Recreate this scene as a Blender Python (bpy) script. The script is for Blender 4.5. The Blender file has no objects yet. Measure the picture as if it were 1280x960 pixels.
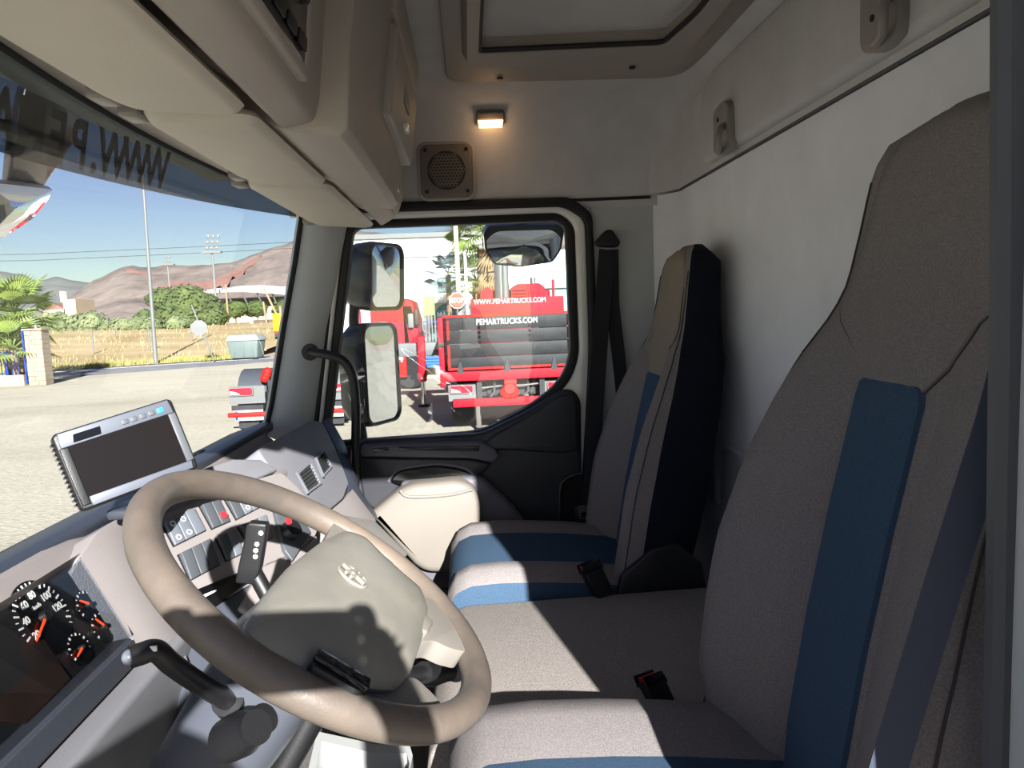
import bpy, bmesh, math, random
from mathutils import Vector, Matrix, Euler, noise
random.seed(7)
R = math.radians
S = bpy.context.scene
COL = S.collection
PI = math.pi

# ------------------------------------------------------------------ camera, sky, sun, exposure
cam_data = bpy.data.cameras.new('camera'); cam = bpy.data.objects.new('camera', cam_data); COL.objects.link(cam)
cam_data.sensor_width = 36.0; cam_data.lens = 930.0 / 1280.0 * 36.0; cam_data.clip_start = 0.02; cam_data.clip_end = 5000
_r = Vector((-0.05876306, -0.99749624, -0.03934659)); _u = Vector((0.09615774, -0.04488733, 0.99435347)); _f = Vector((0.99363001, -0.05464778, -0.0985547))
cam.matrix_world = Matrix(((_r.x, _u.x, -_f.x, -1.40), (_r.y, _u.y, -_f.y, 0.0), (_r.z, _u.z, -_f.z, 2.35), (0, 0, 0, 1)))
S.camera = cam

SUN_DIR = Vector((1.0, 0.20, -0.44)).normalized()          # the way the light travels
w = bpy.data.worlds.new('sky'); S.world = w; w.use_nodes = True
nt = w.node_tree; bg = nt.nodes['Background']
sky = nt.nodes.new('ShaderNodeTexSky'); sky.sky_type = 'NISHITA'; sky.sun_disc = False
sky.sun_elevation = math.asin(-SUN_DIR.z); sky.sun_rotation = math.atan2(-SUN_DIR.x, -SUN_DIR.y)
sky.altitude = 50; sky.air_density = 1.0; sky.dust_density = 0.25; sky.ozone_density = 2.0
hs_ = nt.nodes.new('ShaderNodeHueSaturation'); hs_.inputs['Saturation'].default_value = 1.1; hs_.inputs['Hue'].default_value = 0.525; hs_.inputs['Value'].default_value = 1.0
nt.links.new(sky.outputs['Color'], hs_.inputs['Color']); nt.links.new(hs_.outputs['Color'], bg.inputs['Color']); bg.inputs['Strength'].default_value = 0.031
sl = bpy.data.lights.new('sun', 'SUN'); so = bpy.data.objects.new('sun', sl); COL.objects.link(so)
sl.energy = 5.2; sl.angle = R(0.6); sl.color = (1.0, 0.98, 0.955)
so.rotation_euler = SUN_DIR.to_track_quat('-Z', 'Y').to_euler(); so.location = (-20, -8, 15)
S.view_settings.view_transform = 'Standard'; S.view_settings.look = 'None'; S.view_settings.gamma = 1.0
S.view_settings.use_curve_mapping = False; S.view_settings.exposure = 1.75

# ------------------------------------------------------------------ materials
def lin(c):
    return tuple(((v / 255.0) / 12.92 if v / 255.0 <= 0.04045 else ((v / 255.0 + 0.055) / 1.055) ** 2.4) for v in c) + (1.0,)
def mat(name, rgb, rough=0.5, metal=0.0, spec=0.5, var=0.0, vscale=8.0, bump=0.0, bscale=200.0, rgb2=None, coat=0.0, emit=0.0, detail=4.0, stretch=None):
    m = bpy.data.materials.new(name); m.use_nodes = True; n = m.node_tree; b = n.nodes['Principled BSDF']
    c = lin(rgb); b.inputs['Base Color'].default_value = c; b.inputs['Roughness'].default_value = rough
    b.inputs['Metallic'].default_value = metal; b.inputs['Specular IOR Level'].default_value = spec; b.inputs['Coat Weight'].default_value = coat
    if emit: b.inputs['Emission Color'].default_value = c; b.inputs['Emission Strength'].default_value = emit
    if var or bump:
        tc = n.nodes.new('ShaderNodeTexCoord'); src = tc.outputs['Object']
        if stretch:
            mp = n.nodes.new('ShaderNodeMapping'); mp.inputs['Scale'].default_value = stretch; n.links.new(src, mp.inputs['Vector']); src = mp.outputs['Vector']
    if var:
        tx = n.nodes.new('ShaderNodeTexNoise'); tx.inputs['Scale'].default_value = vscale; tx.inputs['Detail'].default_value = detail; tx.inputs['Roughness'].default_value = 0.6
        n.links.new(src, tx.inputs['Vector'])
        rp = n.nodes.new('ShaderNodeValToRGB'); rp.color_ramp.elements[0].position = 0.32; rp.color_ramp.elements[1].position = 0.68
        if rgb2: a, d = c, lin(rgb2)
        else: a = tuple(max(0, v * (1 - var)) for v in c[:3]) + (1,); d = tuple(min(1, v * (1 + var)) for v in c[:3]) + (1,)
        rp.color_ramp.elements[0].color = a; rp.color_ramp.elements[1].color = d
        n.links.new(tx.outputs['Fac'], rp.inputs['Fac']); n.links.new(rp.outputs['Color'], b.inputs['Base Color'])
    if bump:
        t2 = n.nodes.new('ShaderNodeTexNoise'); t2.inputs['Scale'].default_value = bscale; t2.inputs['Detail'].default_value = 3
        n.links.new(src, t2.inputs['Vector'])
        bp = n.nodes.new('ShaderNodeBump'); bp.inputs['Strength'].default_value = bump; bp.inputs['Distance'].default_value = 0.004
        n.links.new(t2.outputs['Fac'], bp.inputs['Height']); n.links.new(bp.outputs['Normal'], b.inputs['Normal'])
    return m
def glass_mat(name, tint, refl=0.05, opacity=0.0, dark=(20, 24, 28)):
    m = bpy.data.materials.new(name); m.use_nodes = True; n = m.node_tree
    for x in list(n.nodes): n.nodes.remove(x)
    out = n.nodes.new('ShaderNodeOutputMaterial'); tr = n.nodes.new('ShaderNodeBsdfTransparent'); tr.inputs['Color'].default_value = tint + (1,)
    gl = n.nodes.new('ShaderNodeBsdfGlossy'); gl.inputs['Roughness'].default_value = 0.0
    lw = n.nodes.new('ShaderNodeLayerWeight'); lw.inputs['Blend'].default_value = 0.5          # thin pane: the same reflection from either side
    pw = n.nodes.new('ShaderNodeMath'); pw.operation = 'POWER'; pw.inputs[1].default_value = 5.0; n.links.new(lw.outputs['Facing'], pw.inputs[0])
    ma = n.nodes.new('ShaderNodeMath'); ma.operation = 'MULTIPLY_ADD'; ma.inputs[1].default_value = 0.7; ma.inputs[2].default_value = refl; n.links.new(pw.outputs[0], ma.inputs[0])
    mx = n.nodes.new('ShaderNodeMixShader'); n.links.new(ma.outputs[0], mx.inputs['Fac'])
    base = tr.outputs['BSDF']
    if opacity:
        df = n.nodes.new('ShaderNodeBsdfDiffuse'); df.inputs['Color'].default_value = lin(dark)
        m2 = n.nodes.new('ShaderNodeMixShader'); m2.inputs['Fac'].default_value = opacity
        n.links.new(base, m2.inputs[1]); n.links.new(df.outputs['BSDF'], m2.inputs[2]); base = m2.outputs['Shader']
    n.links.new(base, mx.inputs[1]); n.links.new(gl.outputs['BSDF'], mx.inputs[2]); n.links.new(mx.outputs['Shader'], out.inputs['Surface'])
    return m
M = {}
M['console'] = mat('console_plastic', (164, 156, 148), 0.55, var=0.04, vscale=3, bump=0.12, bscale=500)
M['visor'] = mat('visor_vinyl', (196, 189, 176), 0.6, var=0.05, vscale=4, bump=0.1, bscale=400)
M['headliner'] = mat('headliner_felt', (194, 193, 192), 0.95, spec=0.1, var=0.06, vscale=9, bump=0.25, bscale=700)
M['hatch'] = mat('hatch_plastic', (158, 151, 142), 0.6, var=0.04, vscale=4)
M['rear_felt'] = mat('rear_wall_felt', (226, 228, 234), 0.95, spec=0.1, var=0.05, vscale=6, bump=0.25, bscale=600)
M['trim'] = mat('pillar_plastic', (176, 180, 182), 0.6, var=0.04, vscale=4, bump=0.1, bscale=400)
M['paint'] = mat('white_paint', (222, 222, 218), 0.25, coat=0.4)
M['rubber'] = mat('black_rubber', (16, 16, 18), 0.6)
M['grey_seal'] = mat('grey_door_seal', (74, 76, 80), 0.6)
M['black'] = mat('black_plastic', (22, 22, 24), 0.45, bump=0.08, bscale=500)
M['gloss_black'] = mat('gloss_black_plastic', (10, 10, 12), 0.18)
M['door_dark'] = mat('dark_door_plastic', (44, 45, 50), 0.5, var=0.08, vscale=5, bump=0.15, bscale=500)
M['door_mid'] = mat('slate_door_plastic', (92, 90, 98), 0.55, var=0.05, vscale=4, bump=0.12, bscale=500)
M['cream'] = mat('cream_vinyl', (114, 108, 100), 0.6, var=0.03, vscale=4, bump=0.08, bscale=400)
M['dash_light'] = mat('light_dash_plastic', (128, 122, 120), 0.6, var=0.05, vscale=5, bump=0.1, bscale=500)
M['dash_grey'] = mat('grey_dash_plastic', (112, 112, 116), 0.5, var=0.05, vscale=5, bump=0.12, bscale=500)
M['dash_dark'] = mat('dark_dash_plastic', (50, 54, 62), 0.42, var=0.05, vscale=5, bump=0.12, bscale=500)
M['column'] = mat('column_shroud_plastic', (70, 74, 82), 0.4)
M['rim'] = mat('worn_wheel_rim', (86, 79, 73), 0.45, var=0.35, vscale=7, rgb2=(116, 104, 92), bump=0.1, bscale=300)
M['hub'] = mat('wheel_hub_plastic', (124, 121, 114), 0.42, var=0.06, vscale=7, rgb2=(142, 138, 127), bump=0.06, bscale=500)
M['spoke'] = mat('wheel_spoke_plastic', (128, 123, 116), 0.42)
M['fabric'] = mat('taupe_seat_cloth', (110, 106, 106), 0.95, spec=0.08, var=0.2, vscale=420, bump=0.35, bscale=700, rgb2=(140, 134, 132))
M['fabric_head'] = mat('beige_headrest_cloth', (124, 116, 106), 0.95, spec=0.08, var=0.2, vscale=420, bump=0.35, bscale=700, rgb2=(148, 138, 125))
M['blue'] = mat('blue_seat_cloth', (54, 74, 96), 0.95, spec=0.08, var=0.2, vscale=420, bump=0.3, bscale=700, rgb2=(68, 89, 110))
M['navy'] = mat('navy_back_cloth', (24, 28, 38), 0.9, spec=0.15, var=0.15, vscale=200, bump=0.25, bscale=500)
M['seam'] = mat('dark_seam_thread', (62, 58, 57), 0.9)
M['carpet'] = mat('grey_bench_felt', (120, 114, 110), 0.98, spec=0.05, var=0.3, vscale=380, bump=0.6, bscale=500, rgb2=(160, 153, 147))
M['floor_felt'] = mat('dark_floor_carpet', (84, 82, 82), 0.98, spec=0.05, var=0.3, vscale=240, bump=0.6, bscale=400, rgb2=(118, 115, 112))
M['belt'] = mat('black_webbing', (30, 30, 36), 0.8, bump=0.3, bscale=800)
M['red_btn'] = mat('red_button', (196, 44, 50), 0.4)
M['chrome'] = mat('chrome', (200, 200, 202), 0.12, metal=1.0)
M['steel'] = mat('brushed_steel', (150, 150, 150), 0.35, metal=0.8)
M['silver'] = mat('silver_bezel', (84, 89, 99), 0.42, metal=0.15)
M['screen'] = mat('black_screen', (22, 19, 18), 0.2, spec=0.25)
M['grey_btn'] = mat('grey_switch_plastic', (72, 76, 80), 0.45)
M['grey_btn2'] = mat('light_grey_switch', (98, 103, 110), 0.4)
M['icon'] = mat('white_icon_print', (226, 226, 226), 0.6)
M['orange'] = mat('orange_needle', (240, 70, 30), 0.5, emit=0.35)  # faint glow added to the colour; the needle is no lamp
M['lamp'] = mat('lit_amber_lens', (255, 190, 120), 0.4, emit=2.2)
M['hook'] = mat('grey_hook_plastic', (140, 136, 130), 0.4)
M['mirror'] = mat('mirror_glass', (225, 230, 235), 0.0, metal=1.0)
M['grille'] = mat('speaker_mesh', (112, 106, 98), 0.6)
M['cone'] = mat('speaker_cone_shade', (58, 53, 48), 0.9)
M['dark_hole'] = mat('dark_recess', (12, 12, 12), 0.9)
M['glass'] = glass_mat('window_glass', (0.92, 0.945, 0.945))
M['tint'] = glass_mat('sun_band_film', (0.17, 0.19, 0.20), opacity=0.40, dark=(78, 84, 84))
M['tint_text'] = glass_mat('sun_band_lettering', (0.08, 0.09, 0.10), opacity=0.7, dark=(14, 16, 18))
M['cluster_glass'] = glass_mat('cluster_window', (0.90, 0.90, 0.90))

# ------------------------------------------------------------------ mesh helpers
class MB:
    def __init__(s): s.v = []; s.f = []
    def add(s, v, f):
        o = len(s.v); s.v += [tuple(p) for p in v]; s.f += [tuple(i + o for i in q) for q in f]; return s
    def box(s, c, d, rot=None):
        h = Vector(d) * 0.5; m = rot.to_matrix() if isinstance(rot, Euler) else rot
        vs = []
        for x in (-1, 1):
            for y in (-1, 1):
                for z in (-1, 1):
                    p = Vector((x * h.x, y * h.y, z * h.z)); p = m @ p if m is not None else p
                    vs.append(p + Vector(c))
        return s.add(vs, [(0, 1, 3, 2), (4, 6, 7, 5), (0, 4, 5, 1), (2, 3, 7, 6), (0, 2, 6, 4), (1, 5, 7, 3)])
    def prism(s, pts, vec):
        n = len(pts); v = Vector(vec); a = [Vector(p) for p in pts]
        return s.add(a + [p + v for p in a], [tuple(range(n))[::-1], tuple(range(n, 2 * n))] + [(i, (i + 1) % n, n + (i + 1) % n, n + i) for i in range(n)])
    def loft(s, secs, closed=True, caps=True):
        n = len(secs[0]); v = [p for q in secs for p in q]; f = []
        for k in range(len(secs) - 1):
            for i in range(n if closed else n - 1):
                j = (i + 1) % n; f.append((k * n + i, k * n + j, (k + 1) * n + j, (k + 1) * n + i))
        if caps and closed: f += [tuple(range(n))[::-1], tuple((len(secs) - 1) * n + i for i in range(n))]
        return s.add(v, f)
    def tube(s, pts, r, n=10, flat=1.0, up=None, closed=False):
        P = [Vector(p) for p in pts]; secs = []; prev = None; L = len(P)
        for k, p in enumerate(P):
            if closed: t = P[(k + 1) % L] - P[k - 1]
            else: t = P[min(k + 1, L - 1)] - P[max(k - 1, 0)]
            t.normalize()
            if prev is None:
                a = Vector(up) if up else (Vector((0, 0, 1)) if abs(t.z) < 0.9 else Vector((1, 0, 0)))
            else: a = prev
            a = (a - t * a.dot(t)).normalized(); prev = a; b = t.cross(a)
            rr = r[k] if isinstance(r, (list, tuple)) else r
            secs.append([p + a * (rr * math.cos(2 * PI * i / n)) + b * (rr * flat * math.sin(2 * PI * i / n)) for i in range(n)])
        if closed: secs.append(secs[0]); return s.loft(secs, True, False)
        return s.loft(secs)
    def lathe(s, prof, o=(0, 0, 0), axis=(0, 0, 1), n=24):
        ax = Vector(axis).normalized(); a = Vector((1, 0, 0)) if abs(ax.x) < 0.9 else Vector((0, 1, 0)); a = (a - ax * a.dot(ax)).normalized(); b = ax.cross(a); o = Vector(o)
        secs = [[o + ax * h + a * (r * math.cos(2 * PI * i / n)) + b * (r * math.sin(2 * PI * i / n)) for i in range(n)] for r, h in prof]
        return s.loft(secs)
    def ribbon(s, pts, wid, th=0.002):
        # flat strap through pts, wid = list/one vector half width
        secs = []
        for k, p in enumerate(pts):
            p = Vector(p); wv = Vector(wid[k]) if isinstance(wid, list) else Vector(wid)
            t = (Vector(pts[min(k + 1, len(pts) - 1)]) - Vector(pts[max(k - 1, 0)])).normalized(); nn = wv.cross(t).normalized() * th
            secs.append([p - wv - nn, p + wv - nn, p + wv + nn, p - wv + nn])
        return s.loft(secs)
    def sphere(s, c, r, nu=12, nv=8, sc=(1, 1, 1)):
        c = Vector(c); secs = []
        for j in range(nv + 1):
            t = PI * j / nv; rr = max(math.sin(t), 1e-3)
            secs.append([c + Vector((r * sc[0] * rr * math.cos(2 * PI * i / nu), r * sc[1] * rr * math.sin(2 * PI * i / nu), r * sc[2] * math.cos(t))) for i in range(nu)])
        return s.loft(secs)
    def build(s, name, m, parent=None, bevel=0.0, seg=3, smooth=True, angle=35, sub=0, loc=None, tri=False):
        off = world_of(parent) if parent is not None else (Vector(loc) if loc else Vector((0, 0, 0)))
        me = bpy.data.meshes.new(name); bm = bmesh.new()
        vs = [bm.verts.new(Vector(p) - off) for p in s.v]
        for f in s.f:
            try: bm.faces.new([vs[i] for i in f])
            except ValueError: pass
        bmesh.ops.remove_doubles(bm, verts=bm.verts, dist=1e-5)
        bmesh.ops.recalc_face_normals(bm, faces=bm.faces)
        if sub: bmesh.ops.subdivide_edges(bm, edges=bm.edges, cuts=sub, use_grid_fill=True)
        if bevel:
            es = [e for e in bm.edges if len(e.link_faces) == 2 and e.calc_face_angle(0) > R(25)]
            bmesh.ops.bevel(bm, geom=es, offset=bevel, segments=seg, profile=0.5, affect='EDGES', clamp_overlap=True)
        if smooth:
            for f in bm.faces: f.smooth = True
            for e in bm.edges:
                if len(e.link_faces) == 2 and e.calc_face_angle(0) > R(angle): e.smooth = False
        bm.to_mesh(me); bm.free()
        return link(name, me, m, parent, loc)
def world_of(o):
    p = Vector((0, 0, 0))
    while o is not None: p = p + Vector(o.location); o = o.parent
    return p
def link(name, me, m, parent=None, loc=None):
    o = bpy.data.objects.new(name, me); COL.objects.link(o)
    if m is not None: me.materials.append(m)
    if parent is not None: o.parent = parent
    elif loc: o.location = loc
    return o
def tag(o, label=None, cat=None, group=None, kind=None):
    if label: o['label'] = label
    if cat: o['category'] = cat
    if group: o['group'] = group
    if kind: o['kind'] = kind
    return o
def thing(name, loc, label, cat, group=None, rz=0.0):
    o = bpy.data.objects.new(name, None); COL.objects.link(o); o.location = loc; o.rotation_euler.z = rz; o.empty_display_size = 0.05
    return tag(o, label, cat, group)
def setting(name, loc=(0, 0, 0)):
    o = bpy.data.objects.new(name, None); COL.objects.link(o); o.location = loc; o.empty_display_size = 0.05
    o['kind'] = 'structure'; return o
def dup(o, parent=None):
    c = o.copy(); COL.objects.link(c)
    if parent is not None: c.parent = parent
    for ch in list(o.children): dup(ch, c)
    return c
def frame(o, n, down=(0, 0, -1)):
    """matrix with local z = n, local y = up in the plane, local x = to the right when looking at the face"""
    n = Vector(n).normalized(); y = -(Vector(down) - n * Vector(down).dot(n)).normalized(); x = y.cross(n)
    m = Matrix((x, y, n)).transposed().to_4x4(); m.translation = Vector(o); return m
def plate(name, loops, th, mtx, m, parent=None, bevel=0.0, smooth=True):
    """flat board with holes: loops in local (u, v), thickness th centred, placed by mtx"""
    cu = bpy.data.curves.new(name, 'CURVE'); cu.dimensions = '2D'; cu.fill_mode = 'BOTH'; cu.extrude = max(th / 2 - bevel, 0.0001); cu.bevel_depth = bevel; cu.bevel_resolution = 2; cu.offset = -bevel if bevel else 0
    for lp in loops:
        sp = cu.splines.new('POLY'); sp.points.add(len(lp) - 1); sp.use_cyclic_u = True
        for i, p in enumerate(lp): sp.points[i].co = (p[0], p[1], 0, 1)
    return from_curve(name, cu, mtx, m, parent, smooth)
def from_curve(name, cu, mtx, m, parent, smooth=True):
    t = bpy.data.objects.new('tmp', cu); me = bpy.data.meshes.new_from_object(t); bpy.data.objects.remove(t); bpy.data.curves.remove(cu)
    off = world_of(parent) if parent is not None else Vector((0, 0, 0))
    me.transform(Matrix.Translation(-off) @ mtx)
    me.name = name; me.materials.clear()
    bm = bmesh.new(); bm.from_mesh(me); bmesh.ops.remove_doubles(bm, verts=bm.verts, dist=1e-5)
    for f in bm.faces: f.smooth = smooth
    for e in bm.edges:
        if len(e.link_faces) == 2 and e.calc_face_angle(0) > R(35): e.smooth = False
    bm.to_mesh(me); bm.free()
    return link(name, me, m, parent)
def text(name, s, size, mtx, m, parent, th=0.001, bold=0.0, align='CENTER', sx=1.0, space=1.0):
    cu = bpy.data.curves.new(name, 'FONT'); cu.body = s; cu.size = size; cu.extrude = th / 2; cu.align_x = align; cu.align_y = 'CENTER'; cu.offset = bold; cu.space_character = space
    return from_curve(name, cu, mtx @ Matrix.Diagonal((sx, 1, 1, 1)), m, parent, False)
def rrect(w, h, r, n=5, cx=0.0, cy=0.0):
    out = []
    for sx, sy, a0 in ((1, 1, 0), (-1, 1, 90), (-1, -1, 180), (1, -1, 270)):
        for i in range(n + 1):
            a = R(a0 + 90 * i / n); out.append((cx + sx * (w / 2 - r) + r * math.cos(a), cy + sy * (h / 2 - r) + r * math.sin(a)))
    return out
def rpoly(pts, r, n=5):
    """round the corners of a 2D (or 3D) polygon; r one radius or one per corner"""
    out = []; L = len(pts)
    for i in range(L):
        p = Vector(pts[i]); a = Vector(pts[i - 1]) - p; b = Vector(pts[(i + 1) % L]) - p; rr = r[i] if isinstance(r, (list, tuple)) else r
        k = min(rr, a.length * 0.49, b.length * 0.49); q0 = p + a.normalized() * k; q1 = p + b.normalized() * k
        if rr <= 0: out.append(tuple(p)); continue
        for j in range(n + 1):
            t = j / n; out.append(tuple(q0 * (1 - t) ** 2 + p * 2 * t * (1 - t) + q1 * t * t))
    return out
def spline(pts, n=8):
    P_ = [Vector(p) for p in pts]; out = []
    for i in range(len(P_) - 1):
        p0 = P_[max(i - 1, 0)]; p1 = P_[i]; p2 = P_[i + 1]; p3 = P_[min(i + 2, len(P_) - 1)]
        for j in range(n):
            t = j / n; out.append(0.5 * ((2 * p1) + (p2 - p0) * t + (2 * p0 - 5 * p1 + 4 * p2 - p3) * t * t + (3 * p1 - p0 - 3 * p2 + p3) * t ** 3))
    out.append(P_[-1]); return out
def put_box(m4, d): return MB().box(m4.translation, d, m4.to_3x3())
def lerp(tab, x):
    if x <= tab[0][0]: return tab[0][1]
    for (a, p), (b, q) in zip(tab, tab[1:]):
        if x <= b: return p + (q - p) * (x - a) / (b - a)
    return tab[-1][1]
SIDE = Matrix(((0, 0, -1, 0), (-1, 0, 0, 0), (0, 1, 0, 0), (0, 0, 0, 1)))   # local u -> -Y, v -> Z, w -> -X (a board in the door plane)
def side_plane(x): m = SIDE.copy(); m.translation = Vector((x, 0, 0)); return m
def yz(pts): return [(-p[1], p[2]) for p in pts]                            # world points to (u, v) of side_plane
# ------------------------------------------------------------------ cab shell
def struct(name, mb, m, parent=None, **k):
    o = mb.build(name, m, parent, **k)
    if parent is None: o['kind'] = 'structure'
    return o
XR, YB, ZF, ZC = 0.955, -0.66, 1.12, 2.975
struct('floor', MB().box((0.03, 0.12, ZF - 0.03), (1.9, 1.6, 0.06)), M['floor_felt'])
# headliner: a shallow tub with rounded coves


secs = []
prof = [(0.945, 2.66), (0.945, 2.72), (0.94, 2.80), (0.925, 2.86), (0.895, 2.91), (0.85, 2.95), (0.79, ZC)]
ys = [0.53, 0.35, 0.2, -0.1, -0.35, -0.55]
for y in ys: secs.append([(x, y, z) for x, z in prof] + [(-x, y, z) for x, z in reversed(prof)])
for k in range(1, 7):                                        # the rear cove rolls down to the rear wall
    a = R(90 * k / 6); dy = 0.12 * math.sin(a); dz = 0.10 * (1 - math.cos(a))
    secs.append([(x - 0.02 * (k / 6) ** 2, -0.55 - dy, min(z, ZC) - dz * max(0, (z - 2.66) / 0.315) ) for x, z in prof] + [(-x + 0.02 * (k / 6) ** 2, -0.55 - dy, z - dz * max(0, (z - 2.66) / 0.315)) for x, z in reversed(prof)])
hl = MB().loft(secs, closed=False, caps=False)
ceil = struct('ceiling', hl, M['headliner'], angle=60)
md = ceil.modifiers.new('thick', 'SOLIDIFY'); md.thickness = 0.03; md.offset = 1.0
# rear wall: lower panel, upper panel with a raised field, recess with a slot
rw = setting('wall_rear')
lowp = [(-0.97, -0.40, 1.1), (-0.97, YB + 0.02, 1.1), (-0.93, YB, 1.1), (0.875, YB, 1.1), (0.93, YB + 0.03, 1.1), (XR, YB + 0.075, 1.1)]
MB().loft([[(x, y, z) for x, y, z in [(x, y, 1.1) for x, y, _ in lowp] + [(XR, YB - 0.05, 1.1), (-0.97, YB - 0.05, 1.1)]], [(x, y, 2.69) for x, y, _ in lowp] + [(XR, YB - 0.05, 2.69), (-0.97, YB - 0.05, 2.69)]]).build('lower_panel', M['rear_felt'], rw, angle=50)
upl = [(-0.95, YB + 0.03), (-0.90, YB + 0.004), (0.86, YB + 0.004), (0.92, YB + 0.035), (0.945, YB + 0.08)]
MB().loft([[(x, y, 2.697) for x, y in upl] + [(0.96, YB - 0.05, 2.697), (-0.96, YB - 0.05, 2.697)], [(x, y + 0.01, 2.91) for x, y in upl] + [(0.96, YB - 0.05, 2.91), (-0.96, YB - 0.05, 2.91)]]).build('upper_panel', M['headliner'], rw, angle=50)
RP = Matrix(((-1, 0, 0, 0), (0, 0, 1, 0), (0, 1, 0, 0), (0, 0, 0, 1))); RP.translation = Vector((0, YB + 0.004, 0))    # u -> -X, v -> Z, w -> +Y
plate('raised_field', [rpoly([(-0.60, 2.71), (0.75, 2.71), (0.75, 2.93), (-0.52, 2.93), (-0.60, 2.86)], 0.05)], 0.05, RP, M['headliner'], rw, bevel=0.018)
MB().tube([(x, YB + 0.003, 2.694) for x in (-0.9, -0.4, 0.2, 0.86)], 0.0032, 8).build('panel_seam', M['grey_seal'], rw)
RP2 = RP.copy(); RP2.translation = Vector((0, YB, 0))
plate('recess_rib', [rpoly([(-0.60, 1.80), (-0.54, 1.80), (-0.555, 2.02), (-0.60, 2.06)], 0.015)], 0.03, RP2, M['trim'], rw, bevel=0.01)
plate('lower_pad', [rpoly([(-0.50, 1.15), (0.75, 1.15), (0.75, 1.98), (-0.50, 1.98)], 0.05)], 0.02, RP2, M['rear_felt'], rw, bevel=0.009)
# side wall above and behind the passenger door
wr = setting('wall_right')
MB().box((XR + 0.03, -0.13, 2.72), (0.05, 1.2, 0.10)).build('header_panel', M['headliner'], wr, bevel=0.01)
MB().box((XR + 0.025, -0.525, 1.90), (0.06, 0.27, 1.58)).build('rear_quarter_panel', M['trim'], wr, bevel=0.012)
MB().tube([(XR - 0.012, -0.585, 2.685), (XR - 0.008, -0.2, 2.682), (XR - 0.012, 0.38, 2.66)], 0.005, 8).build('header_seam', M['rubber'], wr)
MB().box((XR + 0.03, 0.2, 1.2), (0.05, 1.4, 0.3)).build('sill_panel', M['door_dark'], wr)
# pillars
tp = setting('trim_1')     # passenger windscreen pillar
a_l = [(0.9,0.474,2.674),(0.9,0.508,2.514),(0.9,0.554,2.324),(0.9,0.606,2.093),(0.9,0.635,1.996)]
a_r = [(0.93,0.345,2.674),(0.93,0.387,2.512),(0.93,0.435,2.318),(0.93,0.482,2.084),(0.93,0.506,1.946)]
secs = []
for l, r in zip(a_l, a_r):
    l, r = Vector(l), Vector(r); mid = l.lerp(r, 0.5) + Vector((-0.03, -0.005, 0))
    secs.append([l + Vector((0.03, 0.02, 0)), l, l.lerp(mid, 0.55) + Vector((-0.008, 0, 0)), mid, r.lerp(mid, 0.5) + Vector((-0.01, 0, 0)), r, r + Vector((0.06, 0, 0)), l + Vector((0.08, 0.04, 0))])
MB().loft(secs).build('pillar_cover', M['trim'], tp, angle=45)
MB().tube([Vector(p) + Vector((0.0, 0.006, 0)) for p in a_l], 0.008, 8).build('windscreen_seal', M['rubber'], tp)
bp = setting('trim_3')     # driver side pillar behind the open door, seen edge-on at the frame edge
MB().loft([[(-0.84, -0.415, z), (-0.86, -0.405, z), (-0.89, -0.405, z), (-0.90, -0.42, z), (-0.90, -0.66, z), (-0.80, -0.66, z), (-0.80, -0.46, z)] for z in (1.15, 2.2, 2.66)]).build('pillar_cover', M['trim'], bp, angle=40)
MB().tube([(-0.862, -0.409 + 0.010 * abs(t) ** 2, 1.2 + 0.72 * (t + 1)) for t in (-1, -0.6, -0.2, 0.2, 0.6, 1)], 0.014, 10).build('door_seal', M['grey_seal'], bp)
MB().loft([[(-0.885, -0.409, z), (-0.905, -0.400, z), (-0.94, -0.395, z), (-0.96, -0.385, z), (-0.985, -0.365, z), (-1.01, -0.365, z), (-1.015, -0.40, z), (-1.015, -0.66, z), (-0.89, -0.66, z)] for z in (1.0, 2.2, 2.72)]).build('painted_frame', M['paint'], bp, angle=40)
hd = setting('trim_4')     # driver side roof rail and windscreen pillar round the open doorway
MB().box((-0.90, 0.0, 2.71), (0.10, 1.2, 0.12)).build('roof_rail', M['paint'], hd, bevel=0.02)
MB().loft([[(-0.86, y, z), (-0.97, y - 0.02, z), (-0.97, y + 0.10, z), (-0.86, y + 0.12, z)] for y, z in ((0.66, 1.3), (0.66, 2.0), (0.50, 2.72))]).build('windscreen_pillar', M['trim'], hd, bevel=0.01)
MB().box((-0.92, 0.1, 1.10), (0.10, 1.3, 0.14)).build('door_sill', M['paint'], hd, bevel=0.01)

# outer skin of the cab and its running gear (what the door mirrors and the sun see)
sk = setting('trim_5')
MB().box((0, 0.02, 3.08), (2.06, 1.52, 0.06)).build('roof_skin', M['paint'], sk, bevel=0.02)
MB().box((1.03, 0.1, 0.95), (0.06, 1.6, 0.50)).build('lower_side_skin', M['paint'], sk, bevel=0.02)
MB().box((1.02, -0.56, 2.0), (0.05, 0.28, 2.1)).build('rear_side_skin', M['paint'], sk, bevel=0.015)
MB().box((1.01, -0.12, 2.89), (0.07, 1.16, 0.36)).build('upper_side_skin', M['paint'], sk, bevel=0.02)
MB().box((-1.01, 0.0, 2.90), (0.07, 1.4, 0.34)).build('upper_far_skin', M['paint'], sk, bevel=0.02)
MB().box((0, -0.74, 1.95), (2.04, 0.04, 2.25)).build('rear_skin', M['paint'], sk, bevel=0.01)
MB().box((0, 0.83, 1.35), (2.04, 0.06, 1.0)).build('front_skin', M['paint'], sk, bevel=0.02)
MB().box((0, -0.1, 0.95), (2.0, 1.7, 0.20)).build('floor_pan', M['rubber'], sk)
MB().box((0, 0.74, 2.93), (2.0, 0.10, 0.30)).build('brow_skin', M['paint'], sk, bevel=0.02)

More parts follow.
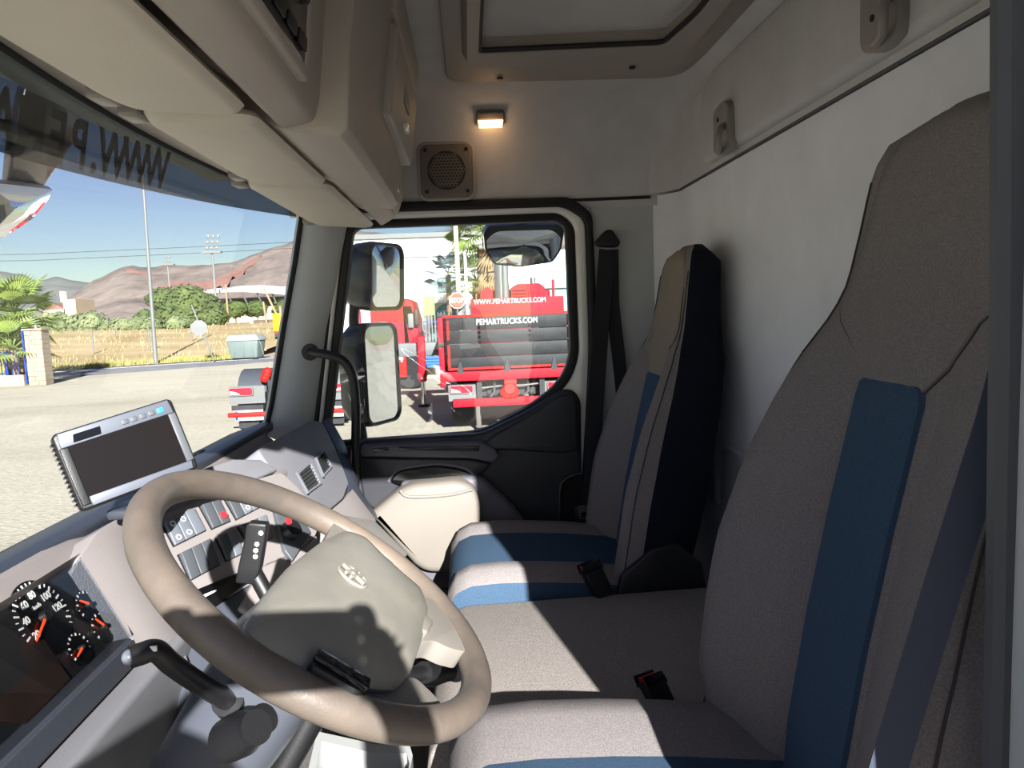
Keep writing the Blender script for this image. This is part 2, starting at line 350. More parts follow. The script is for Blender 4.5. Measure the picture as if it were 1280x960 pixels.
# ------------------------------------------------------------------ windscreen with its printed sun band
def wy(x, z): return 0.640 + 0.10 * (1 - (x / 0.95) ** 2) - 0.228 * (z - 2.017)
def sheet(fx, nx, nz, x0, x1, zf0, zf1, off=0.0):
    mb = MB(); v = []; f = []
    for i in range(nx + 1):
        x = x0 + (x1 - x0) * i / nx
        for j in range(nz + 1):
            z = zf0(x) + (zf1(x) - zf0(x)) * j / nz; v.append((x, fx(x, z) + off, z))
    for i in range(nx):
        for j in range(nz): a = i * (nz + 1) + j; f.append((a, a + nz + 1, a + nz + 2, a + 1))
    return mb.add(v, f)
ws = setting('window_1')
g = sheet(wy, 24, 10, -0.93, 0.93, lambda x: 1.86, lambda x: 2.74).build('pane', M['glass'], ws)
def band_tab_z(x): return 2.582 + 0.075 * max(0.0, (x + 0.35) / 1.28) ** 1.0
sheet(wy, 30, 4, -0.93, 0.92, band_tab_z, lambda x: 2.735, 0.005).build('sun_band', M['tint'], ws)
# lettering reads from outside, so it is mirrored from the seat: the first W stands nearest the passenger pillar
word = 'WWW.PEMARTRUCKS.COM'; px = 0.19
adv = {'W': 0.088, '.': 0.036, 'M': 0.082, 'I': 0.034}
for ch in word:
    wd = adv.get(ch, 0.067); cx = px - wd / 2; zc = band_tab_z(cx) + 0.042
    t_ = Vector((1, (wy(cx + 0.01, zc) - wy(cx - 0.01, zc)) / 0.02, 0.0586 if cx > -0.35 else 0.0)).normalized(); up = Vector((0, -0.228, 1)).normalized(); up = (up - t_ * up.dot(t_)).normalized(); x_ = -t_; n_ = x_.cross(up)
    m4 = Matrix((x_, up, n_)).transposed().to_4x4(); m4.translation = Vector((cx, wy(cx, zc) + 0.010, zc))
    text('lettering', ch, 0.105, m4, M['tint_text'], ws, 0.0008, bold=0.003, sx=0.95)
    px -= wd
struct('trim_2', MB().loft([[(x, wy(x, 2.70) - 0.010, 2.700), (x, wy(x, 2.70) - 0.03, 2.690), (x, 0.43, 2.640), (x, 0.40, 2.625), (x, 0.35, 2.70), (x, wy(x, 2.70) + 0.02, 2.76)] for x in [-0.9 + 0.09 * i for i in range(21)]]), M['console'])
MB().tube([(x, wy(x, 2.70) - 0.008, 2.698) for x in [-0.9 + 0.09 * i for i in range(21)]], 0.006, 8).build('windscreen_gasket', M['rubber'], ws)

# ------------------------------------------------------------------ passenger door
dr = setting('door_1')
XD = 0.945
win = [(0.945,0.342,2.606),(0.945,0.324,2.62),(0.945,-0.289,2.622),(0.945,-0.316,2.601),(0.945,-0.319,2.211),(0.945,-0.298,2.146),(0.945,-0.256,2.096),(0.945,-0.177,2.041),(0.945,-0.021,1.969),(0.945,0.338,1.961),(0.945,0.441,1.958),(0.945,0.451,1.992)]
win2 = rpoly(yz(win), [0.01,0.02,0.03,0.03,0.06,0.04,0.04,0.04,0.05,0.0,0.02,0.02])
seal_o = [(0.945,0.368,2.614),(0.945,0.335,2.642),(0.945,-0.3,2.646),(0.945,-0.344,2.605),(0.945,-0.346,2.197),(0.945,-0.318,2.124),(0.945,-0.271,2.075),(0.945,-0.186,2.017),(0.945,-0.025,1.945),(0.945,0.34,1.935),(0.945,0.465,1.936),(0.945,0.477,1.98)]
seal_o2 = rpoly(yz(seal_o), [0.01,0.03,0.04,0.05,0.06,0.04,0.04,0.04,0.05,0.0,0.02,0.02])
fr_o = [(0.945,0.393,2.605),(0.945,0.35,2.674),(0.945,-0.313,2.672),(0.945,-0.377,2.629),(0.945,-0.379,2.259),(0.945,-0.362,1.529),(0.945,-0.333,0.81),(0.945,0.501,0.875),(0.945,0.545,1.583),(0.945,0.502,1.982)]
fr_o2 = rpoly(yz(fr_o), [0.02,0.05,0.08,0.08,0.1,0.0,0.02,0.02,0.0,0.0])
plate('frame', [fr_o2, seal_o2], 0.05, side_plane(XD + 0.012), M['paint'], dr, bevel=0.010)
plate('glass_seal', [seal_o2, win2], 0.05, side_plane(XD + 0.02), M['rubber'], dr, bevel=0.006)
bs_o = [(0.93,0.41,2.604),(0.93,0.361,2.694),(0.93,-0.329,2.692),(0.93,-0.4,2.641),(0.93,-0.404,2.259),(0.93,-0.386,1.797),(0.93,-0.345,0.819),(0.93,-0.304,0.823),(0.93,-0.34,1.8),(0.93,-0.376,2.235),(0.93,-0.377,2.617),(0.93,-0.308,2.661),(0.93,0.344,2.662),(0.93,0.382,2.594),(0.93,0.486,1.983),(0.93,0.516,1.985)]
plate('body_seal', [rpoly(yz(bs_o), 0.025)], 0.035, side_plane(0.945), M['rubber'], dr, bevel=0.008)
plate('pane', [seal_o2], 0.005, side_plane(XD + 0.030), M['glass'], dr)
# dark inner panel: sail by the rear edge, belt ledge, scoop and map pocket
card = [(0.925,0.381,1.951),(0.925,0.335,1.966),(0.925,-0.026,1.969),(0.925,-0.185,2.038),(0.925,-0.279,2.095),(0.925,-0.32,2.095),(0.925,-0.342,2.059),(0.925,-0.335,1.749),(0.925,-0.312,0.825),(0.925,0.445,0.884),(0.925,0.444,1.739),(0.925,0.418,1.943)]
plate('door_card', [rpoly(yz(card), [0,0.0,0.03,0.05,0.02,0.02,0.02,0,0,0,0,0])], 0.05, side_plane(0.925), M['door_dark'], dr, bevel=0.012)
sail = [(0.9,-0.023,1.92),(0.9,-0.05,1.959),(0.9,-0.183,2.026),(0.9,-0.275,2.082),(0.9,-0.316,2.083),(0.9,-0.327,2.052),(0.9,-0.325,1.905),(0.9,-0.269,1.897),(0.9,-0.118,1.915)]
plate('sail_panel', [rpoly(yz(sail), 0.015)], 0.02, side_plane(0.893), M['door_dark'], dr, bevel=0.008)
ledge = [(0.88,0.344,1.957),(0.88,-0.019,1.952),(0.88,-0.063,1.927),(0.88,-0.079,1.901),(0.88,-0.056,1.882),(0.88,0.013,1.9),(0.88,0.346,1.922)]
lg = plate('belt_ledge', [rpoly(yz(ledge), 0.012)], 0.05, side_plane(0.888), M['door_mid'], dr, bevel=0.010)
sw = [(0.86,0.311,1.947),(0.86,0.265,1.949),(0.86,0.26,1.939),(0.86,0.309,1.934)]
plate('lock_switch', [yz(sw)], 0.006, side_plane(0.862), M['gloss_black'], lg, bevel=0.002)
pull = [(0.86,0.231,1.948),(0.86,-0.018,1.94),(0.86,-0.013,1.923),(0.86,0.231,1.938)]
plate('pull_slot', [yz(pull)], 0.006, side_plane(0.862), M['gloss_black'], lg, bevel=0.002)
scoop = [(0.9,0.27,1.839),(0.9,0.233,1.872),(0.9,0.121,1.882),(0.9,0.034,1.864),(0.9,-0.014,1.826),(0.9,0.086,1.821),(0.9,0.224,1.818)]
plate('door_pull_scoop', [rpoly(yz(scoop), 0.02)], 0.012, side_plane(0.879), M['gloss_black'], dr, bevel=0.006)  # flat black plate; its colour stands in for shade inside the hollow scoop
MB().tube(spline([(0.885,0.269,1.837),(0.885,0.232,1.873),(0.885,0.12,1.885),(0.885,0.034,1.868),(0.885,-0.007,1.837)], 6), 0.006, 8).build('scoop_lip', M['door_mid'], dr)
front_bulge = [(0.88,0.347,1.917),(0.88,0.013,1.895),(0.88,-0.056,1.877),(0.88,-0.009,1.833),(0.88,0.234,1.821),(0.88,0.312,1.744),(0.88,0.348,1.777),(0.88,0.356,1.848)]
plate('front_panel', [rpoly(yz(front_bulge), 0.015), ], 0.02, side_plane(0.893), M['door_dark'], dr, bevel=0.008)
slate = [(0.86,0.232,1.841),(0.86,-0.004,1.848),(0.86,-0.024,1.842),(0.86,-0.11,1.752),(0.86,-0.157,1.683),(0.86,-0.101,1.522),(0.86,0.101,1.495),(0.86,0.198,1.54)]
plate('pocket_back', [rpoly(yz(slate), 0.02)], 0.07, side_plane(0.873), M['door_mid'], dr, bevel=0.018)
creamp = [(0.8,0.318,1.764),(0.8,0.227,1.832),(0.8,0.188,1.845),(0.8,0.054,1.852),(0.8,0.007,1.83),(0.8,-0.011,1.783),(0.8,-0.007,1.709),(0.8,0.031,1.601),(0.8,0.072,1.569),(0.8,0.156,1.574),(0.8,0.191,1.596)]
cp = plate('map_pocket', [rpoly(yz(creamp), [0.01,0.02,0.02,0.03,0.03,0.03,0.03,0.03,0.03,0.03,0.02])], 0.10, side_plane(0.828), M['cream'], dr, bevel=0.022)
MB().tube(spline([(0.777,0.224,1.833),(0.777,0.197,1.812),(0.777,0.084,1.811),(0.777,0.012,1.824)], 6), 0.005, 8).build('pocket_crease', M['cream'], cp)
felt = [(0.9,0.37,1.742),(0.9,0.326,1.727),(0.9,0.176,1.537),(0.9,0.004,1.408),(0.9,0.028,0.868),(0.9,0.44,0.899)]
plate('kick_panel', [yz(felt)], 0.03, side_plane(0.893), M['floor_felt'], dr)
latch = [(0.9,-0.259,1.576),(0.9,-0.268,1.779),(0.9,-0.287,1.814),(0.9,-0.338,1.827),(0.9,-0.33,1.546)]
plate('latch_recess', [rpoly(yz(latch), [0,0.03,0.03,0.0,0])], 0.015, side_plane(0.896), M['dark_hole'], dr)
MB().tube(spline([(0.888,-0.255,1.581),(0.888,-0.264,1.775),(0.888,-0.28,1.812),(0.888,-0.306,1.826),(0.888,-0.337,1.83)], 5), 0.006, 8).build('recess_lip', M['door_dark'], dr)

# ------------------------------------------------------------------ speaker, lamp, hatch, hooks
sp = thing('loudspeaker', (0.93, 0.05, 2.70), 'square grey loudspeaker panel above the passenger door', 'speaker')
sc = (0.925,0.046,2.779); spm = side_plane(0.925); spm.translation = Vector(sc)
plate('surround', [rrect(0.158, 0.158, 0.022)], 0.02, spm, M['grille'], sp, bevel=0.006)
MB().tube([spm @ Vector((u, v, 0.0)) for u, v in rrect(0.166, 0.166, 0.026)], 0.006, 8, closed=True).build('surround_lip', M['console'], sp)
MB().lathe([(0.0, 0.0), (0.056, 0.0), (0.058, 0.004), (0.0, 0.004)], Vector(sc) + Vector((-0.008, 0, 0)), (-1, 0, 0), 32).build('cone_shade', M['cone'], sp)
hx = MB(); rr = 0.0058
for i in range(-11, 12):
    for j in range(-11, 12):
        u = i * rr * 1.78 + (j % 2) * rr * 0.89; v = j * rr * 1.54
        if u * u + v * v > 0.0535 ** 2: continue
        o_ = [spm @ Vector((u + rr * 1.03 * math.cos(R(30 + 60 * k)), v + rr * 1.03 * math.sin(R(30 + 60 * k)), 0.0150)) for k in range(6)]
        i_ = [spm @ Vector((u + rr * 0.62 * math.cos(R(30 + 60 * k)), v + rr * 0.62 * math.sin(R(30 + 60 * k)), 0.0150)) for k in range(6)]
        hx.add(o_ + i_, [(k, (k + 1) % 6, 6 + (k + 1) % 6, 6 + k) for k in range(6)])
tag(hx.build('grille', M['grille'], sp, smooth=False), kind='stuff')
for u in (-0.062, 0.062):
    for v in (-0.062, 0.062): MB().lathe([(0, 0), (0.006, 0), (0.006, 0.003), (0, 0.003)], spm @ Vector((u, v, 0.009)), (-1, 0, 0), 12).build('screw', M['black'], sp)

lc = Vector((0.875,-0.092,2.921)); ln = Vector((-0.72, 0, -0.69)).normalized()
lamp = thing('interior_lamp', tuple(lc), 'small lit courtesy lamp with amber glow under the roof hatch', 'lamp')
lm = frame(lc, ln, (1, 0, -1))
plate('housing', [rrect(0.085, 0.050, 0.012)], 0.012, lm, M['grille'], lamp, bevel=0.004)
hm = lm.copy(); hm.translation = Vector(lm.translation) + ln * 0.010 + (lm.to_3x3() @ Vector((0, 0.010, 0)))
plate('hood', [[(-0.038, -0.004), (0.038, -0.004), (0.040, 0.016), (-0.040, 0.016)]], 0.016, hm, M['grille'], lamp, bevel=0.004)
hm = lm.copy(); hm.translation = Vector(lm.translation) + ln * 0.009 + (lm.to_3x3() @ Vector((0, -0.014, 0)))
plate('lens', [[(-0.034, -0.012), (0.034, -0.012), (0.037, 0.010), (-0.037, 0.010)]], 0.010, hm, M['lamp'], lamp, bevel=0.003)
ll = bpy.data.lights.new('lamp_light', 'POINT'); lo = bpy.data.objects.new('lamp_light', ll); COL.objects.link(lo); lo.location = lm @ Vector((0, -0.02, 0.05)); ll.energy = 0.03; ll.color = (1, 0.6, 0.3); ll.shadow_soft_size = 0.02

UP = Matrix(((1, 0, 0, 0), (0, 1, 0, 0), (0, 0, 1, 0), (0, 0, 0, 1)))
def up_plane(z): m = UP.copy(); m.translation = Vector((0, 0, z)); return m
ht = thing('roof_hatch', (0.2, -0.28, 2.95), 'grey framed roof hatch set into the cab ceiling', 'hatch')
outer = rpoly([(0.66, 0.03), (0.66, -0.60), (0.50, -0.615), (-0.30, -0.615), (-0.30, 0.03)], [0.06, 0.10, 0.05, 0.05, 0.05])
mid_ = rpoly([(0.48, -0.015), (0.48, -0.49), (0.38, -0.555), (-0.24, -0.555), (-0.24, -0.015)], [0.05, 0.08, 0.05, 0.05, 0.05])
inn = rpoly([(0.375, -0.05), (0.345, -0.475), (0.17, -0.50), (-0.20, -0.50), (-0.20, -0.05)], [0.015, 0.02, 0.04, 0.02, 0.02])
plate('flange', [outer, mid_], 0.016, up_plane(2.966), M['hatch'], ht, bevel=0.006)
n_ = len(inn)
MB().loft([[(x, y, 2.962) for x, y in mid_], [(x * 0.93 + 0.012, y * 0.96 - 0.01, 2.935) for x, y in mid_], [(x, y, 2.938) for x, y in inn], [(x, y, 3.03) for x, y in inn]], True, False).build('inner_rim', M['hatch'], ht, angle=30)
MB().tube([(x * 0.99, y * 0.99 - 0.002, 2.945) for x, y in inn], 0.006, 8, closed=True).build('hatch_seal', M['rubber'], ht)
hp = plate('hatch_panel', [[(x, y) for x, y in inn]], 0.02, up_plane(3.03), M['hatch'], ht, bevel=0.004)
plate('latch_pad', [rrect(0.16, 0.10, 0.02, cx=0.07, cy=-0.16)], 0.03, up_plane(3.012), M['console'], hp, bevel=0.01)
for p in ((0.618,-0.111,2.956), (0.55,-0.447,2.956)): MB().lathe([(0, 0), (0.009, 0), (0.008, 0.004), (0, 0.005)], p, (0, 0, -1), 14).build('screw', M['black'], ht)

def coat_hook(c, label):
    t = thing('coat_hook', tuple(c), label, 'hook', 'coat hooks on the rear wall')
    m4 = RP.copy(); m4.translation = Vector(c) + Vector((0, 0.002, 0))
    plate('base_plate', [rpoly([(-0.05, 0.05), (0.02, 0.06), (0.05, 0.045), (0.055, -0.05), (0.0, -0.065), (-0.05, -0.05)], 0.02)], 0.024, m4, M['hook'], t, bevel=0.004)
    W = lambda u, v, w_: m4 @ Vector((u, v, w_))
    MB().tube(spline([W(0.03, 0.0, 0.010), W(0.045, -0.012, 0.026), W(0.055, -0.035, 0.034), W(0.045, -0.055, 0.030), W(0.020, -0.058, 0.026), W(0.0, -0.048, 0.010)], 5), 0.007, 10).build('hook_loop', M['hook'], t)
    for v in (0.022, -0.012): MB().lathe([(0, 0), (0.005, 0), (0.005, 0.003), (0, 0.003)], W(-0.012, v, 0.011), (0, 1, 0), 10).build('screw', M['black'], t)
    return t
coat_hook(Vector((0.379,-0.628,2.759)), 'grey coat hook on the rear wall behind the passenger seat')
coat_hook(Vector((-0.302,-0.628,2.769)), 'grey coat hook high on the rear wall above the driver seat')
# ------------------------------------------------------------------ overhead console
oc = thing('overhead_console', (0, 0.25, 2.60), 'long beige overhead console above the windscreen with radio and lockers', 'overhead console')
def xsec(prof, xs, scale=None): return [[(x, y, z) for y, z in prof] for x in xs]
base = [(0.248, 2.612), (0.215, 2.617), (0.200, 2.622), (0.192, 2.65), (0.172, 2.80), (0.165, 3.0), (0.62, 3.0), (0.62, 2.78), (0.36, 2.71), (0.262, 2.64)]
MB().loft(xsec(base, (-0.93, -0.6, -0.30))).build('radio_shelf', M['console'], oc, bevel=0.008, angle=40)
base2 = [(0.245, 2.612), (0.205, 2.635), (0.178, 2.70), (0.165, 2.86), (0.165, 3.0), (0.62, 3.0), (0.62, 2.78), (0.36, 2.71), (0.262, 2.64)]
MB().loft(xsec(base2, (-0.30, 0.3, 0.86))).build('rear_shelf', M['console'], oc, bevel=0.008, angle=40)
lk = [(0.240, 2.609), (0.160, 2.593), (0.148, 2.605), (0.140, 2.70), (0.112, 2.90), (0.10, 3.0), (0.45, 3.0), (0.45, 2.70)]
secs = []
for x, s_ in ((-0.325, 0.0), (-0.32, 0.012), (-0.28, 0.02), (0.25, 0.02), (0.42, 0.012), (0.47, -0.004), (0.49, -0.02)):
    secs.append([(x, y + (0.02 - s_) * (1 if y < 0.2 else 0), z + (0.02 - s_) * (1 if z < 2.75 and y < 0.2 else 0)) for y, z in lk])
MB().loft(secs).build('locker_housing', M['console'], oc, bevel=0.010, angle=40)
def rear_face(z): return 0.148 + (z - 2.605) * (-0.0842) + (0.0 if z < 2.70 else (z - 2.70) * -0.056)
flap = MB().loft([[(x, rear_face(z) + dy, z) for z, dy in ((2.712, -0.012), (2.72, -0.016), (2.86, -0.016), (2.872, -0.010), (2.872, 0.01), (2.712, 0.01))] for x in (0.0, 0.012, 0.468, 0.48)]).build('locker_flap', M['console'], oc, bevel=0.003)
MB().box((0.24, rear_face(2.745) - 0.020, 2.745), (0.06, 0.012, 0.012)).build('flap_catch', M['paint'], flap, bevel=0.003)
MB().box((0.24, rear_face(2.80) - 0.017, 2.80), (0.10, 0.006, 0.035)).build('finger_recess', M['hatch'], flap, bevel=0.002)
up_flap = MB().loft([[(x, rear_face(z) + dy, z) for z, dy in ((2.885, -0.010), (2.95, -0.012), (2.95, 0.01), (2.885, 0.01))] for x in (-0.02, 0.50)]).build('upper_locker_flap', M['console'], oc, bevel=0.004)
fl2 = MB().loft([[(x, y, z) for y, z in ((0.188, 2.638), (0.170, 2.69), (0.178, 2.70), (0.20, 2.645))] for x in (0.50, 0.80)]).build('side_locker_flap', M['console'], oc, bevel=0.003)
MB().box((0.62, 0.172, 2.680), (0.05, 0.010, 0.010)).build('flap_catch', M['paint'], fl2, bevel=0.003)
# radio bay with a black head unit; its face leans with the shelf
rn = Vector((0, -0.99, -0.12)).normalized()
rm = frame((-0.585, 0.182, 2.715), rn, (0, 0, -1))
plate('radio_bezel', [rrect(0.30, 0.155, 0.012), rrect(0.262, 0.118, 0.006)], 0.016, rm, M['console'], oc, bevel=0.005)
rd = plate('radio', [rrect(0.262, 0.118, 0.004)], 0.012, rm, M['gloss_black'], oc, bevel=0.003)
for i in range(5):
    q = rm.copy(); q.translation = rm @ Vector((-0.105 + 0.052 * i, -0.040, 0.008)); plate('radio_button', [rrect(0.040, 0.016, 0.003)], 0.003, q, M['black'], rd, bevel=0.0008)
q = rm.copy(); q.translation = rm @ Vector((0.0, 0.015, 0.007)); plate('radio_display', [rrect(0.15, 0.05, 0.003)], 0.004, q, M['screen'], rd, bevel=0.001)
for u in (-0.105, 0.105):
    MB().lathe([(0, 0), (0.017, 0), (0.016, 0.005), (0, 0.006)], rm @ Vector((u, 0.018, 0.006)), rn, 20).build('radio_knob', M['black'], rd)

# ------------------------------------------------------------------ sun visors hanging between console and glass
def visor(x0, x1, label, yr=0.258, yf_=0.415):
    t = thing('sun_visor', ((x0 + x1) / 2, 0.4, 2.6), label, 'sun visor', 'sun visors above the windscreen')
    out = rpoly([(x0, yr), (x1, yr), (x1, yf_ - 0.012), (x1 - 0.05, yf_), (x0 + 0.05, yf_), (x0, yf_ - 0.02)], [0.03, 0.03, 0.02, 0.03, 0.03, 0.02], 4)
    c = Vector(((x0 + x1) / 2, (yr + yf_) / 2)); secs = []
    def zz(y): return 2.600 + (y - 0.26) * 0.06 + 0.25 * max(0, y - 0.37) ** 1.0 * 0.3
    for ins, dz in ((0.014, 0.0), (0.005, 0.003), (0.0, 0.010), (0.004, 0.018), (0.014, 0.022)):
        q = []
        for x, y in out:
            x2 = c.x + (x - c.x) * (1 - 2 * ins / (x1 - x0)); y2 = c.y + (y - c.y) * (1 - 2 * ins / (yf_ - yr)); q.append((x2, y2, zz(y2) + dz))
        secs.append(q)
    MB().loft(secs).build('pad', M['visor'], t, angle=50)
    for tx in (x0 + 0.03, x1 - 0.03):
        MB().box((tx, yf_ + 0.004, 2.622), (0.045, 0.026, 0.016)).build('hinge_clip', M['hook'], t, bevel=0.005)
    return t
visor(-0.93, -0.432, 'widest cream sun visor pad, nearest, hanging in front of the driver')
visor(-0.412, 0.085, 'middle cream sun visor pad between two other visor pads')
visor(0.105, 0.80, 'cream sun visor pad reaching the passenger windscreen pillar', 0.258, 0.435)

# ------------------------------------------------------------------ dashboard
dash = thing('dashboard', (0, 0.5, 1.2), 'light grey truck dashboard wrapping round the driver', 'dashboard')
# passenger side: top pad, tray, wing with vents
topx = [0.06, 0.20, 0.35, 0.50, 0.65, 0.76, 0.83]
def dsec(x):
    e = max(0.0, (x - 0.70) / 0.13) ** 2
    return [(x, 0.75, 1.90), (x, 0.72, 2.00 - 0.02 * e), (x, 0.62, 2.035 - 0.03 * e), (x, 0.60, 2.03 - 0.03 * e), (x, 0.585, 2.005 - 0.03 * e), (x, 0.505, 2.000 - 0.03 * e), (x, 0.49, 2.010 - 0.03 * e), (x, 0.45, 1.99 - 0.04 * e), (x, 0.43, 1.86), (x, 0.44, 1.60), (x, 0.55, 1.25), (x, 0.75, 1.25)]
MB().loft([dsec(x) for x in topx]).build('main_body', M['dash_light'], dash, bevel=0.008, angle=40)
MB().loft([[(x, 0.78, 1.97), (x, 0.735, 2.012), (x, 0.63, 2.046), (x, 0.60, 2.044), (x, 0.60, 2.02), (x, 0.70, 1.98)] for x in (-0.92, -0.5, 0.0, 0.4, 0.7, 0.86)]).build('top_pad', M['dash_dark'], dash, bevel=0.006, angle=40)
MB().box((0.33, 0.545, 2.006), (0.44, 0.075, 0.012)).build('tray_mat', M['dash_grey'], dash, bevel=0.003)
for i in range(6): MB().box((0.33, 0.518 + 0.011 * i, 2.0125), (0.42, 0.0035, 0.003)).build('mat_rib', M['dash_light'], dash)
for i in range(7): MB().box((0.10 + 0.055 * i, 0.668, 2.036), (0.04, 0.014, 0.006)).build('defrost_slot', M['black'], dash)
# wing: grey shoulder that carries the two vents
wing = [(0.341,0.503,2.051),(0.491,0.484,2.057),(0.732,0.453,2.063),(0.775,0.435,2.047),(0.729,0.395,1.978),(0.645,0.348,1.892),(0.554,0.349,1.874),(0.356,0.378,1.872),(0.285,0.408,1.901),(0.326,0.456,1.98)]
nv = Vector((-0.12, -0.80, 0.55)).normalized()
MB().prism(rpoly(wing, 0.012), nv * -0.09).build('vent_wing', M['dash_grey'], dash, bevel=0.006)
endc = [(0.816,0.443,2.046),(0.878,0.435,2.049),(0.837,0.386,1.967),(0.707,0.33,1.858),(0.69,0.283,1.785),(0.642,0.282,1.774),(0.566,0.333,1.831),(0.665,0.354,1.883),(0.761,0.4,1.972)]
MB().prism(rpoly(endc, 0.01), nv * -0.10).build('end_cap', M['dash_dark'], dash, bevel=0.008)
MB().prism([(0.375,0.382,1.864),(0.58,0.352,1.866),(0.667,0.344,1.873),(0.661,0.284,1.784),(0.552,0.257,1.721),(0.35,0.322,1.772)], nv * -0.14).build('glovebox_face', M['dash_light'], dash, bevel=0.006)
def vent(quad, label_parent):
    q = [Vector(p) for p in quad]; c = sum(q, Vector()) / 4; ex = (q[1] - q[0] + q[2] - q[3]) / 2; ey = (q[3] - q[0] + q[2] - q[1]) / 2
    v = MB().loft([[p + nv * 0.002 for p in q], [p + nv * 0.008 for p in q], [c + (p - c) * 0.84 + nv * 0.008 for p in q], [c + (p - c) * 0.80 - nv * 0.02 for p in q]], True, False).build('air_vent', M['dash_grey'], label_parent, smooth=False)
    MB().prism([c + (p - c) * 0.86 + nv * 0.001 for p in q], nv * 0.001).build('duct', M['dark_hole'], v)
    for i in range(6):
        f = -0.36 + 0.72 * i / 5; a = c + ey * f
        MB().prism([a - ex * 0.40 + nv * 0.006 - ey * 0.03, a + ex * 0.40 + nv * 0.006 - ey * 0.03, a + ex * 0.40 + nv * 0.003 + ey * 0.03, a - ex * 0.40 + nv * 0.003 + ey * 0.03], nv * 0.002).build('slat', M['grey_btn'], v)
    MB().tube([q[0] + nv * 0.008 - ex * 0.04, q[3] + nv * 0.010 - ex * 0.05], 0.003, 8).build('thumb_wheel', M['grey_btn2'], v)
vent([(0.41,0.439,1.973),(0.52,0.427,1.98),(0.487,0.396,1.927),(0.386,0.41,1.926)], dash)
vent([(0.556,0.422,1.981),(0.64,0.415,1.988),(0.607,0.39,1.945),(0.52,0.398,1.937)], dash)
# centre stack: cream panel turned toward the driver
ns = Vector((-.362, -.724, .585)).normalized()
stack = [(-0.215,0.566,2.016),(-0.167,0.551,2.027),(-0.054,0.497,2.03),(0.076,0.437,2.036),(0.146,0.401,2.035),(0.151,0.366,1.994),(0.14,0.33,1.944),(0.097,0.327,1.913),(0.028,0.351,1.9),(-0.051,0.394,1.904),(-0.07,0.39,1.887),(-0.194,0.45,1.885),(-0.255,0.47,1.872),(-0.237,0.509,1.932)]
MB().prism(rpoly(stack, 0.012), ns * -0.12).build('switch_panel', M['dash_light'], dash, bevel=0.005)
MB().prism([(-0.201,0.573,2.012),(-0.155,0.548,2.01),(-0.046,0.501,2.02),(0.108,0.435,2.033),(0.163,0.41,2.037),(0.147,0.44,2.064),(0.089,0.481,2.079),(0.027,0.51,2.076),(-0.083,0.553,2.061),(-0.185,0.579,2.03)], ns * -0.12).build('panel_brow', M['dash_grey'], dash, bevel=0.006)
def keyrow(quad, cols):
    """one row of rocker switches filling a quad (upper-left, upper-right, lower-right, lower-left)"""
    a, b, c, d = [Vector(p) for p in quad]; n = len(cols)
    ctr = (a + b + c + d) / 4
    MB().prism([ctr + (p - ctr) * 1.05 - ns * 0.001 for p in (a, b, c, d)], ns * 0.002).build('switch_well', M['dark_hole'], dash)
    for i, kind in enumerate(cols):
        u0, u1 = (i + 0.04) / n, (i + 0.96) / n
        q = [a.lerp(b, u0), a.lerp(b, u1), d.lerp(c, u1), d.lerp(c, u0)]; mid = [(q[0] + q[3]) / 2, (q[1] + q[2]) / 2]
        k = MB().loft([[q[0], q[1], q[2], q[3]], [p + ns * h for p, h in zip(q, (0.010, 0.010, 0.005, 0.005))]]).build('rocker_switch', M['grey_btn2' if kind in 'il' else 'grey_btn'], dash, bevel=0.0012)
        ex = (b - a).normalized(); ey = (a - d).normalized(); top = (q[0] + q[1]) / 2 * 0.75 + (q[3] + q[2]) / 2 * 0.25 + ns * 0.0095; cen = sum(q, Vector()) / 4
        m4 = Matrix((ex, ns.cross(ex), ns)).transposed().to_4x4()
        if kind in 'ir':
            for (w_, lo_) in ((0.75, 0.0105), (0.2, 0.0075)):
                p = ((q[0] + q[1]) / 2) * w_ + ((q[3] + q[2]) / 2) * (1 - w_) + ns * lo_; m4.translation = p
                if kind == 'i': MB().tube([m4 @ Vector((0.0045 * math.cos(t * PI / 5), 0.0045 * math.sin(t * PI / 5), 0)) for t in range(10)], 0.0009, 6, closed=True).build('switch_symbol', M['icon'], k)
            if kind == 'r': m4.translation = ((q[0] + q[1]) / 2) * 0.3 + ((q[3] + q[2]) / 2) * 0.7 + ns * 0.0075; MB().lathe([(0, 0), (0.007, 0), (0.007, 0.002), (0, 0.002)], m4.translation, ns, 16).build('red_dot', M['red_btn'], k)
keyrow([(-0.144,0.531,2.017),(-0.082,0.503,2.021),(-0.092,0.479,1.985),(-0.158,0.508,1.98)], 'iil')
keyrow([(-0.065,0.496,2.022),(-0.027,0.477,2.022),(-0.039,0.453,1.985),(-0.08,0.472,1.984)], 'pr')
keyrow([(-0.012,0.47,2.023),(0.043,0.444,2.025),(0.039,0.418,1.99),(-0.026,0.446,1.984)], 'pii')
keyrow([(-0.164,0.5,1.966),(-0.101,0.472,1.97),(-0.119,0.45,1.931),(-0.181,0.478,1.927)], 'ppp')
keyrow([(-0.088,0.464,1.968),(-0.047,0.446,1.971),(-0.068,0.425,1.933),(-0.105,0.443,1.932)], 'pl')
keyrow([(-0.036,0.441,1.972),(0.028,0.41,1.973),(0.008,0.391,1.937),(-0.046,0.418,1.937)], 'ppl')
